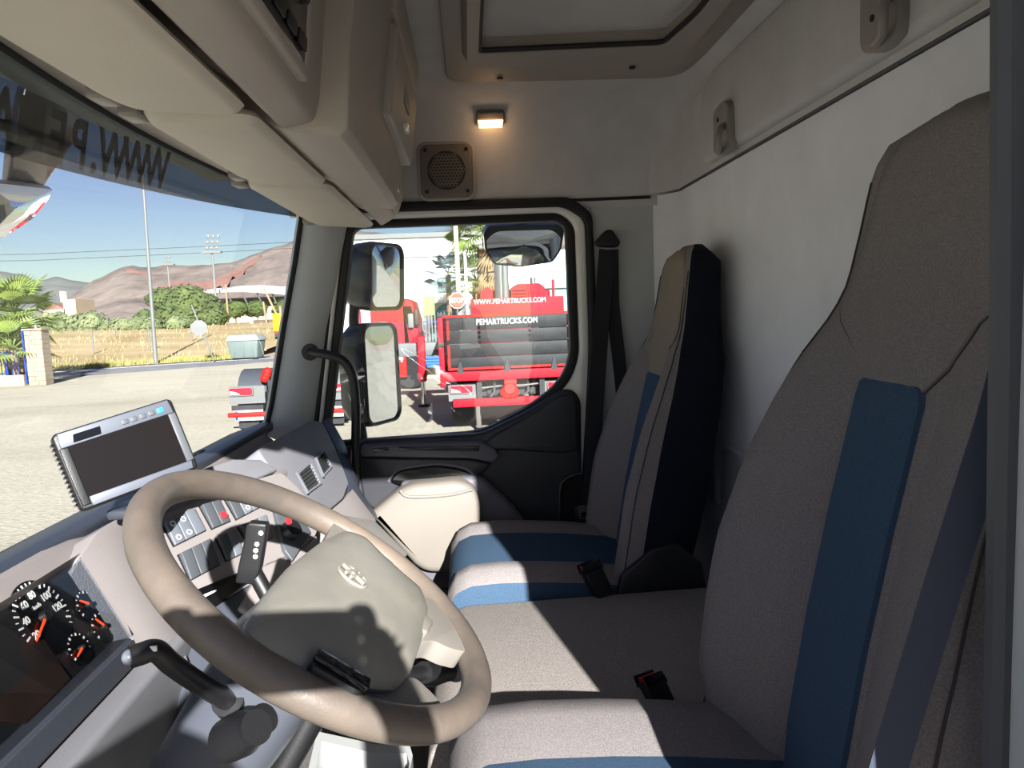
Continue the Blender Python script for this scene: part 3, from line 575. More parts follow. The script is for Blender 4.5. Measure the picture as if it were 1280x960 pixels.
# tachograph slot, heater control strip
sl_ = MB().prism([(-0.195,0.47,1.913),(-0.098,0.419,1.91),(-0.102,0.406,1.891),(-0.205,0.449,1.881)], ns * 0.006).build('tachograph_slot', M['gloss_black'], dash, bevel=0.002)
MB().prism([(-0.193,0.454,1.906),(-0.168,0.441,1.905),(-0.17,0.44,1.903),(-0.195,0.452,1.902)], ns * 0.001).build('slot_print', M['icon'], sl_)
hp_ = MB().prism([(0.048,0.4,1.976),(0.097,0.377,1.978),(0.078,0.339,1.919),(-0.008,0.358,1.89),(-0.003,0.373,1.911)], ns * 0.010).build('heater_panel', M['grey_btn'], dash, bevel=0.002)
MB().lathe([(0, 0), (0.020, 0), (0.017, 0.016), (0, 0.018)], (0.033,0.365,1.94), ns, 22).build('heater_knob', M['black'], hp_)
MB().lathe([(0, 0), (0.007, 0), (0.007, 0.003), (0, 0.003)], (0.025,0.364,1.962), ns, 14).build('red_mark', M['red_btn'], hp_)
MB().lathe([(0, 0), (0.014, 0), (0.012, 0.012), (0, 0.014)], (0.049,0.393,1.986), ns, 20).build('fan_knob', M['black'], hp_)
MB().prism([(-0.051,0.394,1.904),(0.028,0.351,1.9),(0.097,0.327,1.913),(0.076,0.312,1.882),(-0.054,0.326,1.819),(-0.138,0.376,1.828),(-0.149,0.41,1.864)], ns * -0.10).build('lower_stack', M['dash_light'], dash, bevel=0.005)
MB().prism([(-0.244,0.474,1.867),(-0.183,0.454,1.88),(-0.058,0.393,1.882),(-0.148,0.375,1.804),(-0.276,0.382,1.733),(-0.327,0.434,1.766)], ns * -0.10).build('stack_base', M['column'], dash, bevel=0.005)
# cluster hood: side cheek, roof and the recessed instrument panel
ck = [(-0.35,0.559,2.029), (-0.3,0.557,2.051), (-0.24,0.551,2.056), (-0.235,0.537,2.026), (-0.24,0.512,1.946), (-0.26,0.468,1.861), (-0.29,0.443,1.823), (-0.33,0.474,1.85), (-0.35,0.5,1.908)]
MB().prism(rpoly(ck, 0.006), (0.0, 0.12, -0.06)).build('cluster_cheek', M['dash_light'], dash, bevel=0.006)
rd0 = (-0.35,0.559,2.029)
hood = []
for x in (-0.90, -0.7, -0.5, -0.36, -0.30, -0.24):
    e = max(0.0, (x + 0.36) / 0.12) ** 2
    hood.append([(x, 0.70, 2.01), (x, 0.615, 2.045 - 0.012 * e), (x, 0.595, 2.043 - 0.014 * e), (x, 0.575 - 0.01 * e, 2.018 - 0.012 * e), (x, rd0[1] + 0.004, rd0[2] + 0.004), (x, rd0[1] + 0.02, rd0[2] - 0.03), (x, 0.68, 1.92)])
MB().loft(hood).build('cluster_hood', M['dash_light'], dash, bevel=0.004, angle=40)
ctr_ = [(-0.35,0.559,2.029), (-0.35,0.5,1.908)]
cn = (Vector([(-1.977,-0.298,2.555)][0]) - Vector([(-0.361,0.536,1.982)][0])); 
A_, B_ = Vector(ctr_[0]), Vector(ctr_[1]); dn = (B_ - A_).normalized(); nrm = Vector((1, 0, 0)).cross(dn).normalized(); nrm = nrm if nrm.z > 0 else -nrm
W_ = Vector((-0.46, 0, 0))
cl = MB().prism([A_ + nrm * -0.018 + dn * 0.01, B_ - nrm * 0.018 - dn * 0.01, B_ + W_ - nrm * 0.018 - dn * 0.01, A_ + W_ - nrm * 0.0028 + dn * 0.01], nrm * -0.01).build('instrument_cluster', M['black'], dash)
MB().prism([A_, B_, B_ - nrm * 0.018 + Vector((-0.012, 0, 0)) - dn * 0.01, A_ - nrm * 0.018 + Vector((-0.012, 0, 0)) + dn * 0.01], (0.01, 0, 0)).build('cluster_side', M['dash_dark'], dash)
MB().prism([B_, B_ + W_, B_ + W_ - nrm * 0.018 - dn * 0.01, B_ - nrm * 0.018 - dn * 0.01], dn * 0.012).build('cluster_sill', M['dash_dark'], dash, bevel=0.002)
MB().prism([B_ + dn * 0.002 + nrm * 0.004, B_ + W_ + dn * 0.002 + nrm * 0.004, B_ + W_ + dn * 0.035 - nrm * 0.004, B_ + dn * 0.035 - nrm * 0.004], nrm * -0.05).build('cluster_lip', M['dash_dark'], dash, bevel=0.005)
MB().prism([A_ - nrm * 0.002 + dn * 0.004, B_ - nrm * 0.002 - dn * 0.002, B_ + W_ - nrm * 0.002 - dn * 0.002, A_ + W_ - nrm * 0.002 + dn * 0.004], nrm * 0.001).build('cluster_window', M['cluster_glass'], dash)
fm = Matrix((Vector((1, 0, 0)), -dn, nrm)).transposed().to_4x4()
def face(p, h=0.0):
    m4 = fm.copy(); m4.translation = Vector(p) + nrm * (h + 0.0008); return m4
def dial(c, rad, a0, a1, nt, needle, nums=(), big=2):
    m4 = face(c); d = MB().lathe([(0, 0), (rad * 1.02, 0), (rad * 1.02, 0.002), (0, 0.002)], m4.translation, nrm, 36).build('gauge', M['gloss_black'], cl)
    d.name = 'gauge'
    tk = MB()
    for i in range(nt):
        a = R(a0 + (a1 - a0) * i / (nt - 1)); r0 = rad * (0.80 if i % big == 0 else 0.88)
        e = Vector((math.cos(a), math.sin(a), 0)); s_ = Vector((-math.sin(a), math.cos(a), 0)) * (0.0012 if i % big == 0 else 0.0007)
        tk.prism([m4 @ (e * r0 - s_ + Vector((0, 0, 0.0025))), m4 @ (e * rad * 0.97 - s_ + Vector((0, 0, 0.0025))), m4 @ (e * rad * 0.97 + s_ + Vector((0, 0, 0.0025))), m4 @ (e * r0 + s_ + Vector((0, 0, 0.0025)))], nrm * 0.0004)
    tk.build('scale_marks', M['icon'], cl)
    for s_, a in nums:
        q = face(Vector(c)); q.translation = m4 @ Vector((rad * 0.62 * math.cos(R(a)), rad * 0.62 * math.sin(R(a)), 0.003)); text('gauge_number', s_, rad * 0.26, q, M['icon'], cl, 0.0004, bold=rad * 0.006)
    a = R(needle); e = Vector((math.cos(a), math.sin(a), 0)); s_ = Vector((-math.sin(a), math.cos(a), 0))
    MB().prism([m4 @ (e * -rad * 0.15 - s_ * 0.0018 + Vector((0, 0, 0.006))), m4 @ (e * rad * 0.86 - s_ * 0.0008 + Vector((0, 0, 0.006))), m4 @ (e * rad * 0.86 + s_ * 0.0008 + Vector((0, 0, 0.006))), m4 @ (e * -rad * 0.15 + s_ * 0.0018 + Vector((0, 0, 0.006)))], nrm * 0.0015).build('needle', M['orange'], cl)
    MB().lathe([(0, 0), (rad * 0.16, 0), (rad * 0.13, 0.008), (0, 0.009)], m4 @ Vector((0, 0, 0.002)), nrm, 18).build('needle_cap', M['black'], cl)
pc = Vector((-0.458,0.556,1.986))
dial(pc, 0.050, 215, -35, 26, 205, (('20', 205), ('40', 165), ('60', 125), ('80', 85), ('100', 40), ('120', 0)))
q = face(pc); q.translation = face(pc) @ Vector((0, 0.016, 0.003)); text('gauge_number', 'km/h', 0.008, q, M['icon'], cl, 0.0004)
dial(Vector((-0.373,0.546,1.966)), 0.022, 200, -20, 11, 140)
dial(Vector((-0.37,0.53,1.932)), 0.022, 200, -20, 9, 120)
dial(Vector((-0.433,0.529,1.931)), 0.022, 200, -20, 11, 195)
dp = [(-0.544,0.555,1.985),(-0.48,0.545,1.966),(-0.478,0.52,1.912),(-0.574,0.518,1.909),(-0.607,0.53,1.934)]
MB().prism(dp, nrm * 0.003).build('trip_display', mat('brown_display', (24, 20, 18), 0.3, var=0.5, vscale=18, rgb2=(44, 30, 22)), cl)
# knee panel, column, lower dash
MB().loft([[(x, 0.53, 1.865), (x, 0.455, 1.872), (x, 0.46, 1.80), (x, 0.56, 1.45), (x, 0.66, 1.2), (x, 0.75, 1.2), (x, 0.70, 1.86)] for x in (-0.92, -0.6, -0.3, -0.18)]).build('knee_panel', M['dash_grey'], dash, bevel=0.01, angle=40)

# rear view camera monitor on the dash top
mp = Vector((-0.32,0.5,2.159)); mn = Vector((-0.80, -0.55, 0.26)).normalized()
mon = thing('camera_monitor', tuple(mp + Vector((0, 0, -0.08))), 'silver framed black camera monitor standing on the dash top', 'monitor')
mc = [(-0.359,0.578,2.204),(-0.266,0.457,2.233),(-0.267,0.414,2.138),(-0.363,0.535,2.1)]
mc = [Vector(p) for p in mc]; mctr = sum(mc, Vector()) / 4
mx_ = ((mc[1] - mc[0]) + (mc[2] - mc[3])).normalized(); my_ = mn.cross(mx_)
mm = Matrix((mx_, my_, mn)).transposed().to_4x4(); mm.translation = mctr
MW, MH = 0.158, 0.108
def mq(u, v, h=0.0): q = mm.copy(); q.translation = mm @ Vector((u, v, h)); return q
body = plate('case', [rrect(MW + 0.006, MH + 0.006, 0.008)], 0.026, mq(0, 0, -0.014), M['black'], mon, bevel=0.004)
for i in range(14): put_box(mq(-MW / 2 - 0.0045, -0.045 + 0.0068 * i, -0.014), (0.004, 0.003, 0.018)).build('grip_rib', M['gloss_black'], body)
plate('top_bezel', [[(-MW / 2 + 0.002, MH / 2 - 0.020), (MW / 2 - 0.002, MH / 2 - 0.020), (MW / 2 - 0.004, MH / 2 + 0.001), (-MW / 2 + 0.004, MH / 2 + 0.001)]], 0.006, mq(0, 0, 0.0), M['silver'], mon, bevel=0.0015)
plate('bottom_bezel', [[(-MW / 2 + 0.012, -MH / 2), (MW / 2 - 0.006, -MH / 2), (MW / 2 - 0.004, -MH / 2 + 0.012), (-MW / 2 + 0.012, -MH / 2 + 0.014)]], 0.006, mq(0, 0, 0.0), M['silver'], mon, bevel=0.0015)
plate('side_bezel', [[(-MW / 2, -MH / 2 + 0.004), (-MW / 2 + 0.011, -MH / 2 + 0.004), (-MW / 2 + 0.011, MH / 2 - 0.020), (-MW / 2, MH / 2 - 0.020)]], 0.005, mq(0, 0, 0.0), M['black'], mon, bevel=0.0015)
plate('side_bezel', [[(MW / 2 - 0.011, -MH / 2 + 0.012), (MW / 2, -MH / 2 + 0.012), (MW / 2, MH / 2 - 0.020), (MW / 2 - 0.011, MH / 2 - 0.020)]], 0.005, mq(0, 0, 0.0), M['grey_btn'], mon, bevel=0.0015)
plate('screen', [rrect(MW - 0.022, MH - 0.033, 0.001, cy=-0.003)], 0.003, mq(0, 0, -0.0005), M['screen'], mon)
plate('sensor_window', [[(-0.060, 0.037), (-0.024, 0.037), (-0.022, 0.048), (-0.057, 0.048)]], 0.002, mq(0, 0, 0.003), M['gloss_black'], mon)
for i in range(5):
    plate('button', [rrect(0.0095, 0.0075, 0.002, cx=0.010 + 0.0125 * i, cy=0.043)], 0.002, mq(0, 0, 0.0035), mat('blue_button', (40, 150, 225), 0.4) if i == 4 else M['grey_btn'], mon, bevel=0.0006)
base_c = mm @ Vector((0.015, -MH / 2 - 0.008, -0.05))
MB().box(base_c, (0.035, 0.035, 0.03)).build('stand_neck', M['black'], mon, bevel=0.006)
MB().box(base_c + Vector((0.0, 0.02, -0.026)), (0.07, 0.06, 0.016)).build('stand_foot', M['dash_dark'], mon, bevel=0.006)

# ------------------------------------------------------------------ steering wheel
wc = Vector((-0.5398, 0.1852, 2.0316)); wt = 0.94966; wn = Vector((0, -math.cos(wt), math.sin(wt))); wu = Vector((1, 0, 0)); wv = wn.cross(wu)
st = thing('steering_wheel', tuple(wc - wn * 0.05), 'worn grey steering wheel in front of the driver seat', 'steering wheel')
WR = 0.2155
MB().tube([wc + wu * (WR * math.cos(2 * PI * i / 72)) + wv * (WR * math.sin(2 * PI * i / 72)) for i in range(72)], 0.0185, 18, closed=True, flat=1.0, up=(1, 0, 0)).build('rim', M['rim'], st, angle=80)
hubp = [(-0.75,0.215,2.068),(-0.719,0.22,2.071),(-0.656,0.221,2.072),(-0.562,0.218,2.07),(-0.449,0.206,2.061),(-0.361,0.189,2.049),(-0.345,0.167,2.034),(-0.375,0.135,2.011),(-0.396,0.105,1.989),(-0.412,0.079,1.971),(-0.458,0.069,1.963),(-0.545,0.071,1.965),(-0.627,0.077,1.969),(-0.675,0.087,1.976),(-0.698,0.106,1.99),(-0.716,0.137,2.012),(-0.744,0.17,2.035),(-0.759,0.193,2.052)]
hb = [Vector(p) for p in rpoly(hubp, 0.010, 3)]; hc = sum(hb, Vector()) / len(hb)
hub = MB(); secs = []
for s_, h in ((0.86, -0.022), (0.97, -0.012), (1.0, -0.004), (0.97, 0.004), (0.90, 0.011), (0.75, 0.018), (0.5, 0.023), (0.2, 0.025)):
    secs.append([hc + (p - hc) * s_ + wn * h for p in hb])
hub.loft(secs).build('hub_pad', M['hub'], st, angle=50)
# oval badge with its crossed band, moulded in the pad
bc = Vector((-0.555,0.148,2.05)); bx = (Vector((-0.557,0.139,2.04)) - Vector((-0.543,0.16,2.056))).normalized(); by = wn.cross(bx)
bmx = Matrix((bx, by, wn)).transposed().to_4x4(); bmx.translation = bc
bad = MB().tube([bmx @ Vector((0.0200 * math.cos(2 * PI * i / 28), 0.0165 * math.sin(2 * PI * i / 28), 0.002)) for i in range(28)], 0.0022, 8, closed=True).build('badge_ring', M['hub'], st)
for u in (-0.004, 0.004): put_box(bmx @ Matrix.Translation((u, 0, 0.0045)), (0.004, 0.026, 0.005)).build('badge_bar', M['hub'], st, bevel=0.001)
put_box(bmx @ Matrix.Translation((0, 0, 0.0045)), (0.036, 0.005, 0.005)).build('badge_bar', M['hub'], st, bevel=0.001)
def spoke(pts, name='spoke', h=-0.004, th=0.026, m='spoke'):
    return MB().prism(rpoly([Vector(p) + wn * h for p in pts], 0.008, 3), wn * -th).build(name, M[m], st, bevel=0.006)
spoke([(-0.491,0.208,2.062),(-0.419,0.202,2.058),(-0.3,0.205,2.061),(-0.231,0.161,2.029),(-0.287,0.105,1.989),(-0.387,0.128,2.005),(-0.416,0.17,2.035)])
spoke([(-0.418,0.083,1.973),(-0.397,0.063,1.959),(-0.397,0.014,1.924),(-0.5,0.02,1.928),(-0.516,0.041,1.943),(-0.52,0.057,1.955),(-0.568,0.086,1.975),(-0.539,0.098,1.984)])
spoke([(-0.727,0.219,2.06),(-0.741,0.198,2.046),(-0.725,0.168,2.024),(-0.688,0.108,1.981),(-0.717,0.112,1.984),(-0.738,0.137,2.002),(-0.749,0.169,2.025),(-0.756,0.198,2.046),(-0.745,0.22,2.062)], h=-0.004, m='spoke', th=0.010)
spoke([(-0.683,0.12,1.99),(-0.632,0.09,1.968),(-0.611,0.073,1.956),(-0.625,0.051,1.94),(-0.642,0.04,1.933),(-0.7,0.069,1.953),(-0.725,0.103,1.978),(-0.734,0.124,1.992)], h=-0.004, m='spoke', th=0.010)
bp_ = MB().prism(rpoly([(-0.732,0.156,2.04),(-0.711,0.15,2.036),(-0.715,0.109,2.007),(-0.729,0.106,2.004),(-0.745,0.114,2.01),(-0.748,0.154,2.039)], 0.006, 3), wn * -0.02).build('button_pod', M['black'], st, bevel=0.003)
for a, b in (((395,818),(412,826)), ((414,828),(432,838)), ((434,840),(452,850))):
    pass
pod = [Vector(p) for p in [(-0.731,0.152,2.04),(-0.733,0.11,2.01)]]
for i in range(3):
    c0 = pod[0].lerp(pod[1], (i + 0.5) / 3); put_box(Matrix.Translation(c0) @ Matrix(((pod[1] - pod[0]).normalized(), wn.cross((pod[1] - pod[0]).normalized()), wn)).transposed().to_4x4(), (0.024, 0.018, 0.008)).build('rocker_button', M['gloss_black'], bp_, bevel=0.003)
MB().prism([(-0.554,0.087,1.986),(-0.483,0.082,1.983),(-0.495,0.059,1.966),(-0.535,0.064,1.97)], wn * -0.02).build('hub_notch', M['hub'], st, bevel=0.004)
# column shroud and stalks
col_ = thing('steering_column', (-0.54, 0.32, 1.6), 'dark steering column shroud behind the steering wheel', 'steering column')
ax = [wc - wn * t for t in (0.055, 0.09, 0.16, 0.26, 0.36)]
secs = []
for p, w_, h_ in zip(ax, (0.062, 0.072, 0.070, 0.062, 0.055), (0.055, 0.065, 0.065, 0.06, 0.05)):
    secs.append([p + wu * (w_ * math.copysign(abs(math.cos(2 * PI * i / 24)) ** 0.7, math.cos(2 * PI * i / 24))) + wv * (h_ * math.copysign(abs(math.sin(2 * PI * i / 24)) ** 0.7, math.sin(2 * PI * i / 24))) for i in range(24)])
MB().loft(secs).build('shroud', M['column'], col_, angle=50)
MB().tube([wc - wn * 0.06, wc - wn * 0.03], 0.03, 16).build('boss', M['black'], col_)
MB().lathe([(0, 0), (0.022, 0), (0.022, 0.03), (0.017, 0.045), (0.017, 0.055), (0, 0.055)], (-0.66,0.265,1.923), (-0.5, -0.7, 0.5), 22).build('ignition_barrel', M['black'], col_)
def stalk(name, pts, r, m, label, cat='stalk'):
    t = thing(name, tuple(pts[-1]), label, cat)
    MB().tube(spline(pts, 5), r, 14, flat=0.7).build('lever', m, t)
    return t
sr = thing('retarder_stalk', (-0.46,0.276,2.014), 'upright black retarder stalk with white symbols standing behind the wheel', 'stalk')
sp_ = [Vector(p) for p in ((-0.46,0.297,2.024), (-0.46,0.292,2.047), (-0.46,0.281,2.08), (-0.46,0.278,2.098))]
xh = (Vector((-0.46,0.273,2.056)) - Vector((-0.46,0.293,2.059))).normalized()
MB().loft([[p + xh * a + Vector((b, 0, 0)) for a, b in ((-w_, -0.008), (w_, -0.008), (w_, 0.008), (-w_, 0.008))] for p, w_ in zip([Vector((-0.46,0.298,2.018)), Vector((-0.46,0.291,2.038)), Vector((-0.46,0.282,2.072)), Vector((-0.46,0.278,2.092)), Vector((-0.46,0.276,2.096))], (0.012, 0.014, 0.013, 0.013, 0.011))]).build('lever', M['black'], sr, bevel=0.004)
MB().tube([(-0.455,0.29,2.032), wc - wn * 0.10 + wu * 0.06], 0.010, 12).build('arm', M['black'], sr)
for (a, b) in ((320,686), (319,694), (321,678), (313,687), (327,685), (326,664)):
    pass
for p in [(-0.47,0.28,2.062),(-0.47,0.281,2.054),(-0.47,0.278,2.07),(-0.47,0.272,2.084)]: MB().lathe([(0, 0), (0.0030, 0), (0.0030, 0.001), (0, 0.001)], p, (-1, 0, 0), 10).build('printed_dot', M['icon'], sr)
ts = thing('indicator_stalk', (-0.66,0.266,1.971), 'long black indicator stalk with grey tip below the instrument cluster', 'stalk')
tp_ = [Vector(p) for p in ((-0.72,0.326,2.045), (-0.715,0.319,2.045), (-0.705,0.309,2.043), (-0.69,0.302,2.022), (-0.65,0.292,1.98), (-0.6,0.278,1.93))]
MB().tube(spline(tp_, 6), [0.006] + [0.0105] * 12 + [0.010] * 19, 14).build('lever', M['black'], ts) if len(spline(tp_, 6)) == 32 else MB().tube(spline(tp_, 6), 0.0105, 14).build('lever', M['black'], ts)
MB().sphere(tp_[0], 0.0075, 14, 8).build('tip', M['grey_btn2'], ts)
MB().tube([(-0.61,0.28,1.941), (-0.57,0.277,1.906)], [0.018, 0.024], 14).build('boot', M['black'], ts)
q = (-0.716,0.306,2.05); MB().box(q, (0.002, 0.006, 0.005)).build('wiper_symbol', M['icon'], ts)
gs = thing('gear_stalk', (-0.4,0.096,1.842), 'stubby black gear selector stalk under the right of the wheel', 'stalk')
g0, g1, g2 = Vector((-0.42,0.115,1.865)), Vector((-0.36,0.076,1.829)), Vector((-0.33,0.042,1.817))
MB().tube([g0, g1], 0.010, 12).build('arm', M['black'], gs)
MB().tube([g0.lerp(g1, 0.7), g1, g1.lerp(g2, 0.5), g2], [0.017, 0.018, 0.014, 0.013], 14).build('grip', M['black'], gs)
MB().sphere(g2, 0.0165, 16, 10).build('knob', M['grey_btn'], gs)

# ------------------------------------------------------------------ seats
def seat(name, cx, dy, dz, label, zb=1.72, ws=1.0):
    t = thing(name, (cx, -0.15 + dy, ZF), label, 'seat')
    sgn_in = 1
    wid = [(1.66, .18), (1.72, .215), (1.80, .238), (1.90, .245), (2.02, .242), (2.14, .228), (2.22, .215), (2.28, .195), (2.33, .165), (2.38, .148), (2.45, .140), (2.52, .132), (2.555, .118), (2.575, .09), (2.582, .05)]
    wid = [(a, b * ws) for a, b in wid]; cb = 0.125 if ws == 1.0 else 0.088
    yf = [(1.66, -.380), (1.80, -.392), (1.95, -.418), (2.10, -.450), (2.25, -.486), (2.38, -.520), (2.50, -.535), (2.555, -.545), (2.582, -.575)]
    bol = [(1.66, .05), (1.80, .075), (2.0, .078), (2.15, .062), (2.25, .040), (2.35, .012), (2.45, .004), (2.582, .0)]
    thk = [(1.66, .10), (2.0, .125), (2.3, .115), (2.4, .095), (2.54, .085), (2.582, .03)]
    zs = [1.66 + i * (2.582 - 1.66) / 40 for i in range(41)]
    def row(z):
        w_, y, b, k = lerp(wid, z), lerp(yf, z) + dy, lerp(bol, z), lerp(thk, z); sw_ = min(0.092, w_ * 0.72)
        X = lambda u: cx + u
        left = [(X(-w_ - .002), y + b * .25), (X(-w_ + .004), y + b * .7), (X(-w_ + .022), y + b), (X(-w_ + .05), y + b * .92), (X(-sw_ - .018), y + b * .30), (X(-sw_), y + .002)]
        centre = [(X(-sw_), y + .002), (X(-sw_ * .5), y + .008), (X(0), y + .010), (X(sw_ * .5), y + .008), (X(sw_), y + .002)]
        right = [(2 * cx - a, c) for a, c in reversed(left)]
        back = [(X(w_ + .002), y + b * .25), (X(w_ + .006), y - k * .2), (X(w_ - .002), y - k * .7), (X(w_ - .03), y - k), (X(0), y - k - .012), (X(-w_ + .03), y - k), (X(-w_ + .002), y - k * .7), (X(-w_ - .006), y - k * .2), (X(-w_ - .002), y + b * .25)]
        return [[(a, c, z + dz) for a, c in q] for q in (left, centre, right, back)]
    def surf(z, u):
        q = row(z); pl = sorted([(p[0] - cx, p[1]) for k in (0, 1, 2) for p in q[k][1 if k == 0 else 0: -1 if k == 2 else None]])
        return lerp(pl, u)
    rows = [row(z) for z in zs]
    for k, nm, mt in ((0, 'side_bolster', 'fabric'), (2, 'side_bolster', 'fabric')):
        MB().loft([r[k] for r in rows], False, False).build(nm, M[mt], t, angle=70)
    MB().loft([r[1] for r in rows], False, False).build('backrest', M['fabric'], t, angle=70)
    MB().loft([r[3] for r in rows], False, False).build('back_shell', M['navy'], t, angle=70)
    cap = rows[-1]; MB().add([p for q in cap for p in q[:-1]], [tuple(range(sum(len(q) - 1 for q in cap)))]).build('top_cap', M['fabric'], t)
    # headrest field, a little proud, tapering down to the top of the blue strip
    hr = []; us = (-1, -.97, -.8, -.55, -.25, 0, .25, .55, .8, .97, 1)
    for i in range(21):
        z = 2.245 + (2.572 - 2.245) * i / 20; hw = lerp([(2.245, .060), (2.35, lerp(wid, 2.35) - .020), (2.44, lerp(wid, 2.44) - .022), (2.52, lerp(wid, 2.52) - .026), (2.55, lerp(wid, 2.55) - .035), (2.572, .05)], z)
        hr.append([(cx + u * hw, surf(z, u * hw) + (.0045 if abs(u) < .98 else -.002), z + dz) for u in us])
    hd_ = MB().loft(hr, False, False).build('headrest', M['fabric_head'] if cx > 0 else M['fabric'], t, angle=70)
    for e_ in (0, -1):
        MB().tube([(p[0], p[1] + .003, p[2]) for p in [r[e_] for r in hr][:15]], 0.0013, 6).build('piping', M['seam'], hd_)
    # blue strip with a rounded top
    bl = []
    for i in range(37):
        z = 1.67 + (2.270 - 1.67) * i / 36; e = min(0.999, max(0, (z - 2.235) / 0.035)); hw = 0.070 * (0.55 + 0.45 * math.sqrt(1 - e * e))
        bl.append([(cx + u * hw, surf(z, u * hw) + (.006 if abs(u) < .98 else -.001) * (1 if i < 36 else 0), z + dz) for u in us])
    MB().loft(bl, False, False).build('blue_strip', M['blue'], t, angle=60)
    for s_ in (-1, 1):   # welt along the bolster edge
        MB().tube([(cx + s_ * (lerp(wid, z) - .004), lerp(yf, z) + dy + lerp(bol, z) * .72 + .001, z + dz) for z in zs[3:38]], 0.0015, 6).build('piping', M['seam'], t)
    # cushion
    zc = 1.73 + (dz if dz > 0 else 0) * 0 
    ysq = [0.085, 0.078, 0.055, 0.02, -0.05, -0.15, -0.25, -0.33, -0.40]
    drop = [0.11, 0.055, 0.018, 0.003, 0.0, 0.004, 0.012, 0.022, 0.03]
    L_, C_, R_ = [], [], []
    for y, d in zip(ysq, drop):
        z = zb - d; e = 0.012 * (d > 0.05)
        lf = [(-.235 + e, zb - .13), (-.240 + e, z - .055), (-.232 + e, z - .008), (-.205, z + .018 - d * .1), (-.16, z + .020 - d * .1), (-cb, z + .004)]; lf = [(u * min(ws, 1.045), v) if i < 5 else (u, v) for i, (u, v) in enumerate(lf)]
        L_.append([(cx + u, y + dy, v) for u, v in lf]); R_.append([(cx - u, y + dy, v) for u, v in reversed(lf)])
        C_.append([(cx + u, y + dy, z + .004 + .004 * (1 - (u / cb) ** 2)) for u in (-cb, -cb * .5, 0, cb * .5, cb)])
    top = lambda L: [[p for p in r[2:]] for r in L]
    MB().loft([r[2:] for r in L_], False, False).build('cushion_bolster', M['fabric'], t, angle=70)
    MB().loft([r[:4] for r in R_], False, False).build('cushion_bolster', M['fabric'], t, angle=70)
    MB().loft([r[:3] for r in L_], False, False).build('cushion_side', M['blue'], t, angle=70)
    MB().loft([r[3:] for r in R_], False, False).build('cushion_side', M['blue'], t, angle=70)
    MB().loft(C_, False, False).build('cushion', M['blue'], t, angle=70)
    fr = [p for p in L_[0]] + C_[0][1:-1] + R_[0]
    MB().add(fr, [tuple(range(len(fr)))]).build('cushion_front', M['blue'], t)
    MB().box((cx, -0.17 + dy, zb - 0.17), (0.42, 0.44, 0.09)).build('seat_pan', M['black'], t, bevel=0.02)
    MB().loft([[(cx + u * 0.15, -0.17 + dy + v * 0.17, z) for u, v in ((-1, -1), (1, -1), (1, 1), (-1, 1))] for z in (ZF, ZF + 0.03, zb - 0.21)]).build('pedestal', M['rubber'], t, bevel=0.02)
    for s_ in (-1, 1):
        a = MB().loft([[(cx + s_ * (.235 + o_), y + dy, z) for y, z in ((-.30, zb - .10), (-.33, zb - .0), (-.40, zb + .06), (-.46, zb + .07), (-.52, zb + .02), (-.54, zb - .12))] for o_ in (-0.008, 0.014, 0.02)])
        a.build('recliner_cover', M['black'], t, bevel=0.006)
    return t
ps = seat('passenger_seat', 0.515, 0.0, -0.085, 'taupe and blue passenger seat beside the far door', 1.725)
ds = seat('driver_seat', -0.545, -0.02, -0.01, 'taupe and blue driver seat nearest, beside the open doorway', 1.745, 1.14)

# centre bench over the engine
bn = thing('centre_bench', (0.03, -0.25, ZF), 'grey felt covered centre bench between the two seats', 'bench')
MB().loft([[(x, y, z) for y, z in ((0.10, 1.30), (0.105, 1.58), (0.095, 1.64), (0.07, 1.668), (0.03, 1.68), (-0.60, 1.69), (-0.63, 1.69), (-0.63, 1.30))] for x in (-0.255, 0.0, 0.262)]).build('felt_cover', M['carpet'], bn, bevel=0.012, angle=50)
MB().box((0.0, -0.26, 1.24), (0.50, 0.66, 0.24)).build('engine_box', M['rubber'], bn)

def buckle(name, c, tip, wdir, label):
    t = thing(name, tuple(c), label, 'seat belt buckle', 'seat belt buckles')
    c, tip, wd = Vector(c), Vector(tip), Vector(wdir).normalized(); ax_ = (tip - c).normalized(); nn = ax_.cross(wd)
    m4 = Matrix((wd, ax_, nn)).transposed().to_4x4(); L = (tip - c).length; m4.translation = c
    plate('stalk_cover', [[(-.022, 0), (.022, 0), (.026, L - .006), (-.026, L - .006)]], 0.026, m4, M['black'], t, bevel=0.005)
    m5 = m4.copy(); m5.translation = c + ax_ * (L - .004); plate('release_button', [[(-.021, -.008), (.021, -.008), (.021, .006), (-.021, .006)]], 0.018, m5, M['red_btn'], t, bevel=0.003)
    m5.translation = c + ax_ * (L - .006) + nn * 0.011; plate('mouth_rim', [[(-.027, -.010), (.027, -.010), (.025, .012), (-.025, .012)]], 0.004, m5, M['gloss_black'], t, bevel=0.001)
    m5.translation = c + ax_ * (L - .006) - nn * 0.011; plate('mouth_rim', [[(-.027, -.010), (.027, -.010), (.025, .012), (-.025, .012)]], 0.004, m5, M['gloss_black'], t, bevel=0.001)
    return t
b1 = Vector((-0.23,-0.303,1.667)); b2 = Vector((-0.235,-0.272,1.738)); buckle('belt_buckle', b1, b2, Vector((-0.22,-0.296,1.736)) - Vector((-0.26,-0.246,1.744)), 'larger black belt buckle with red button on the centre bench by the driver seat')
b1 = Vector((0.255,-0.289,1.673)); b2 = Vector((0.262,-0.253,1.757)); buckle('belt_buckle', b1, b2, Vector((0.27,-0.275,1.758)) - Vector((0.25,-0.234,1.752)), 'smaller black belt buckle with red button beside the passenger seat cushion')

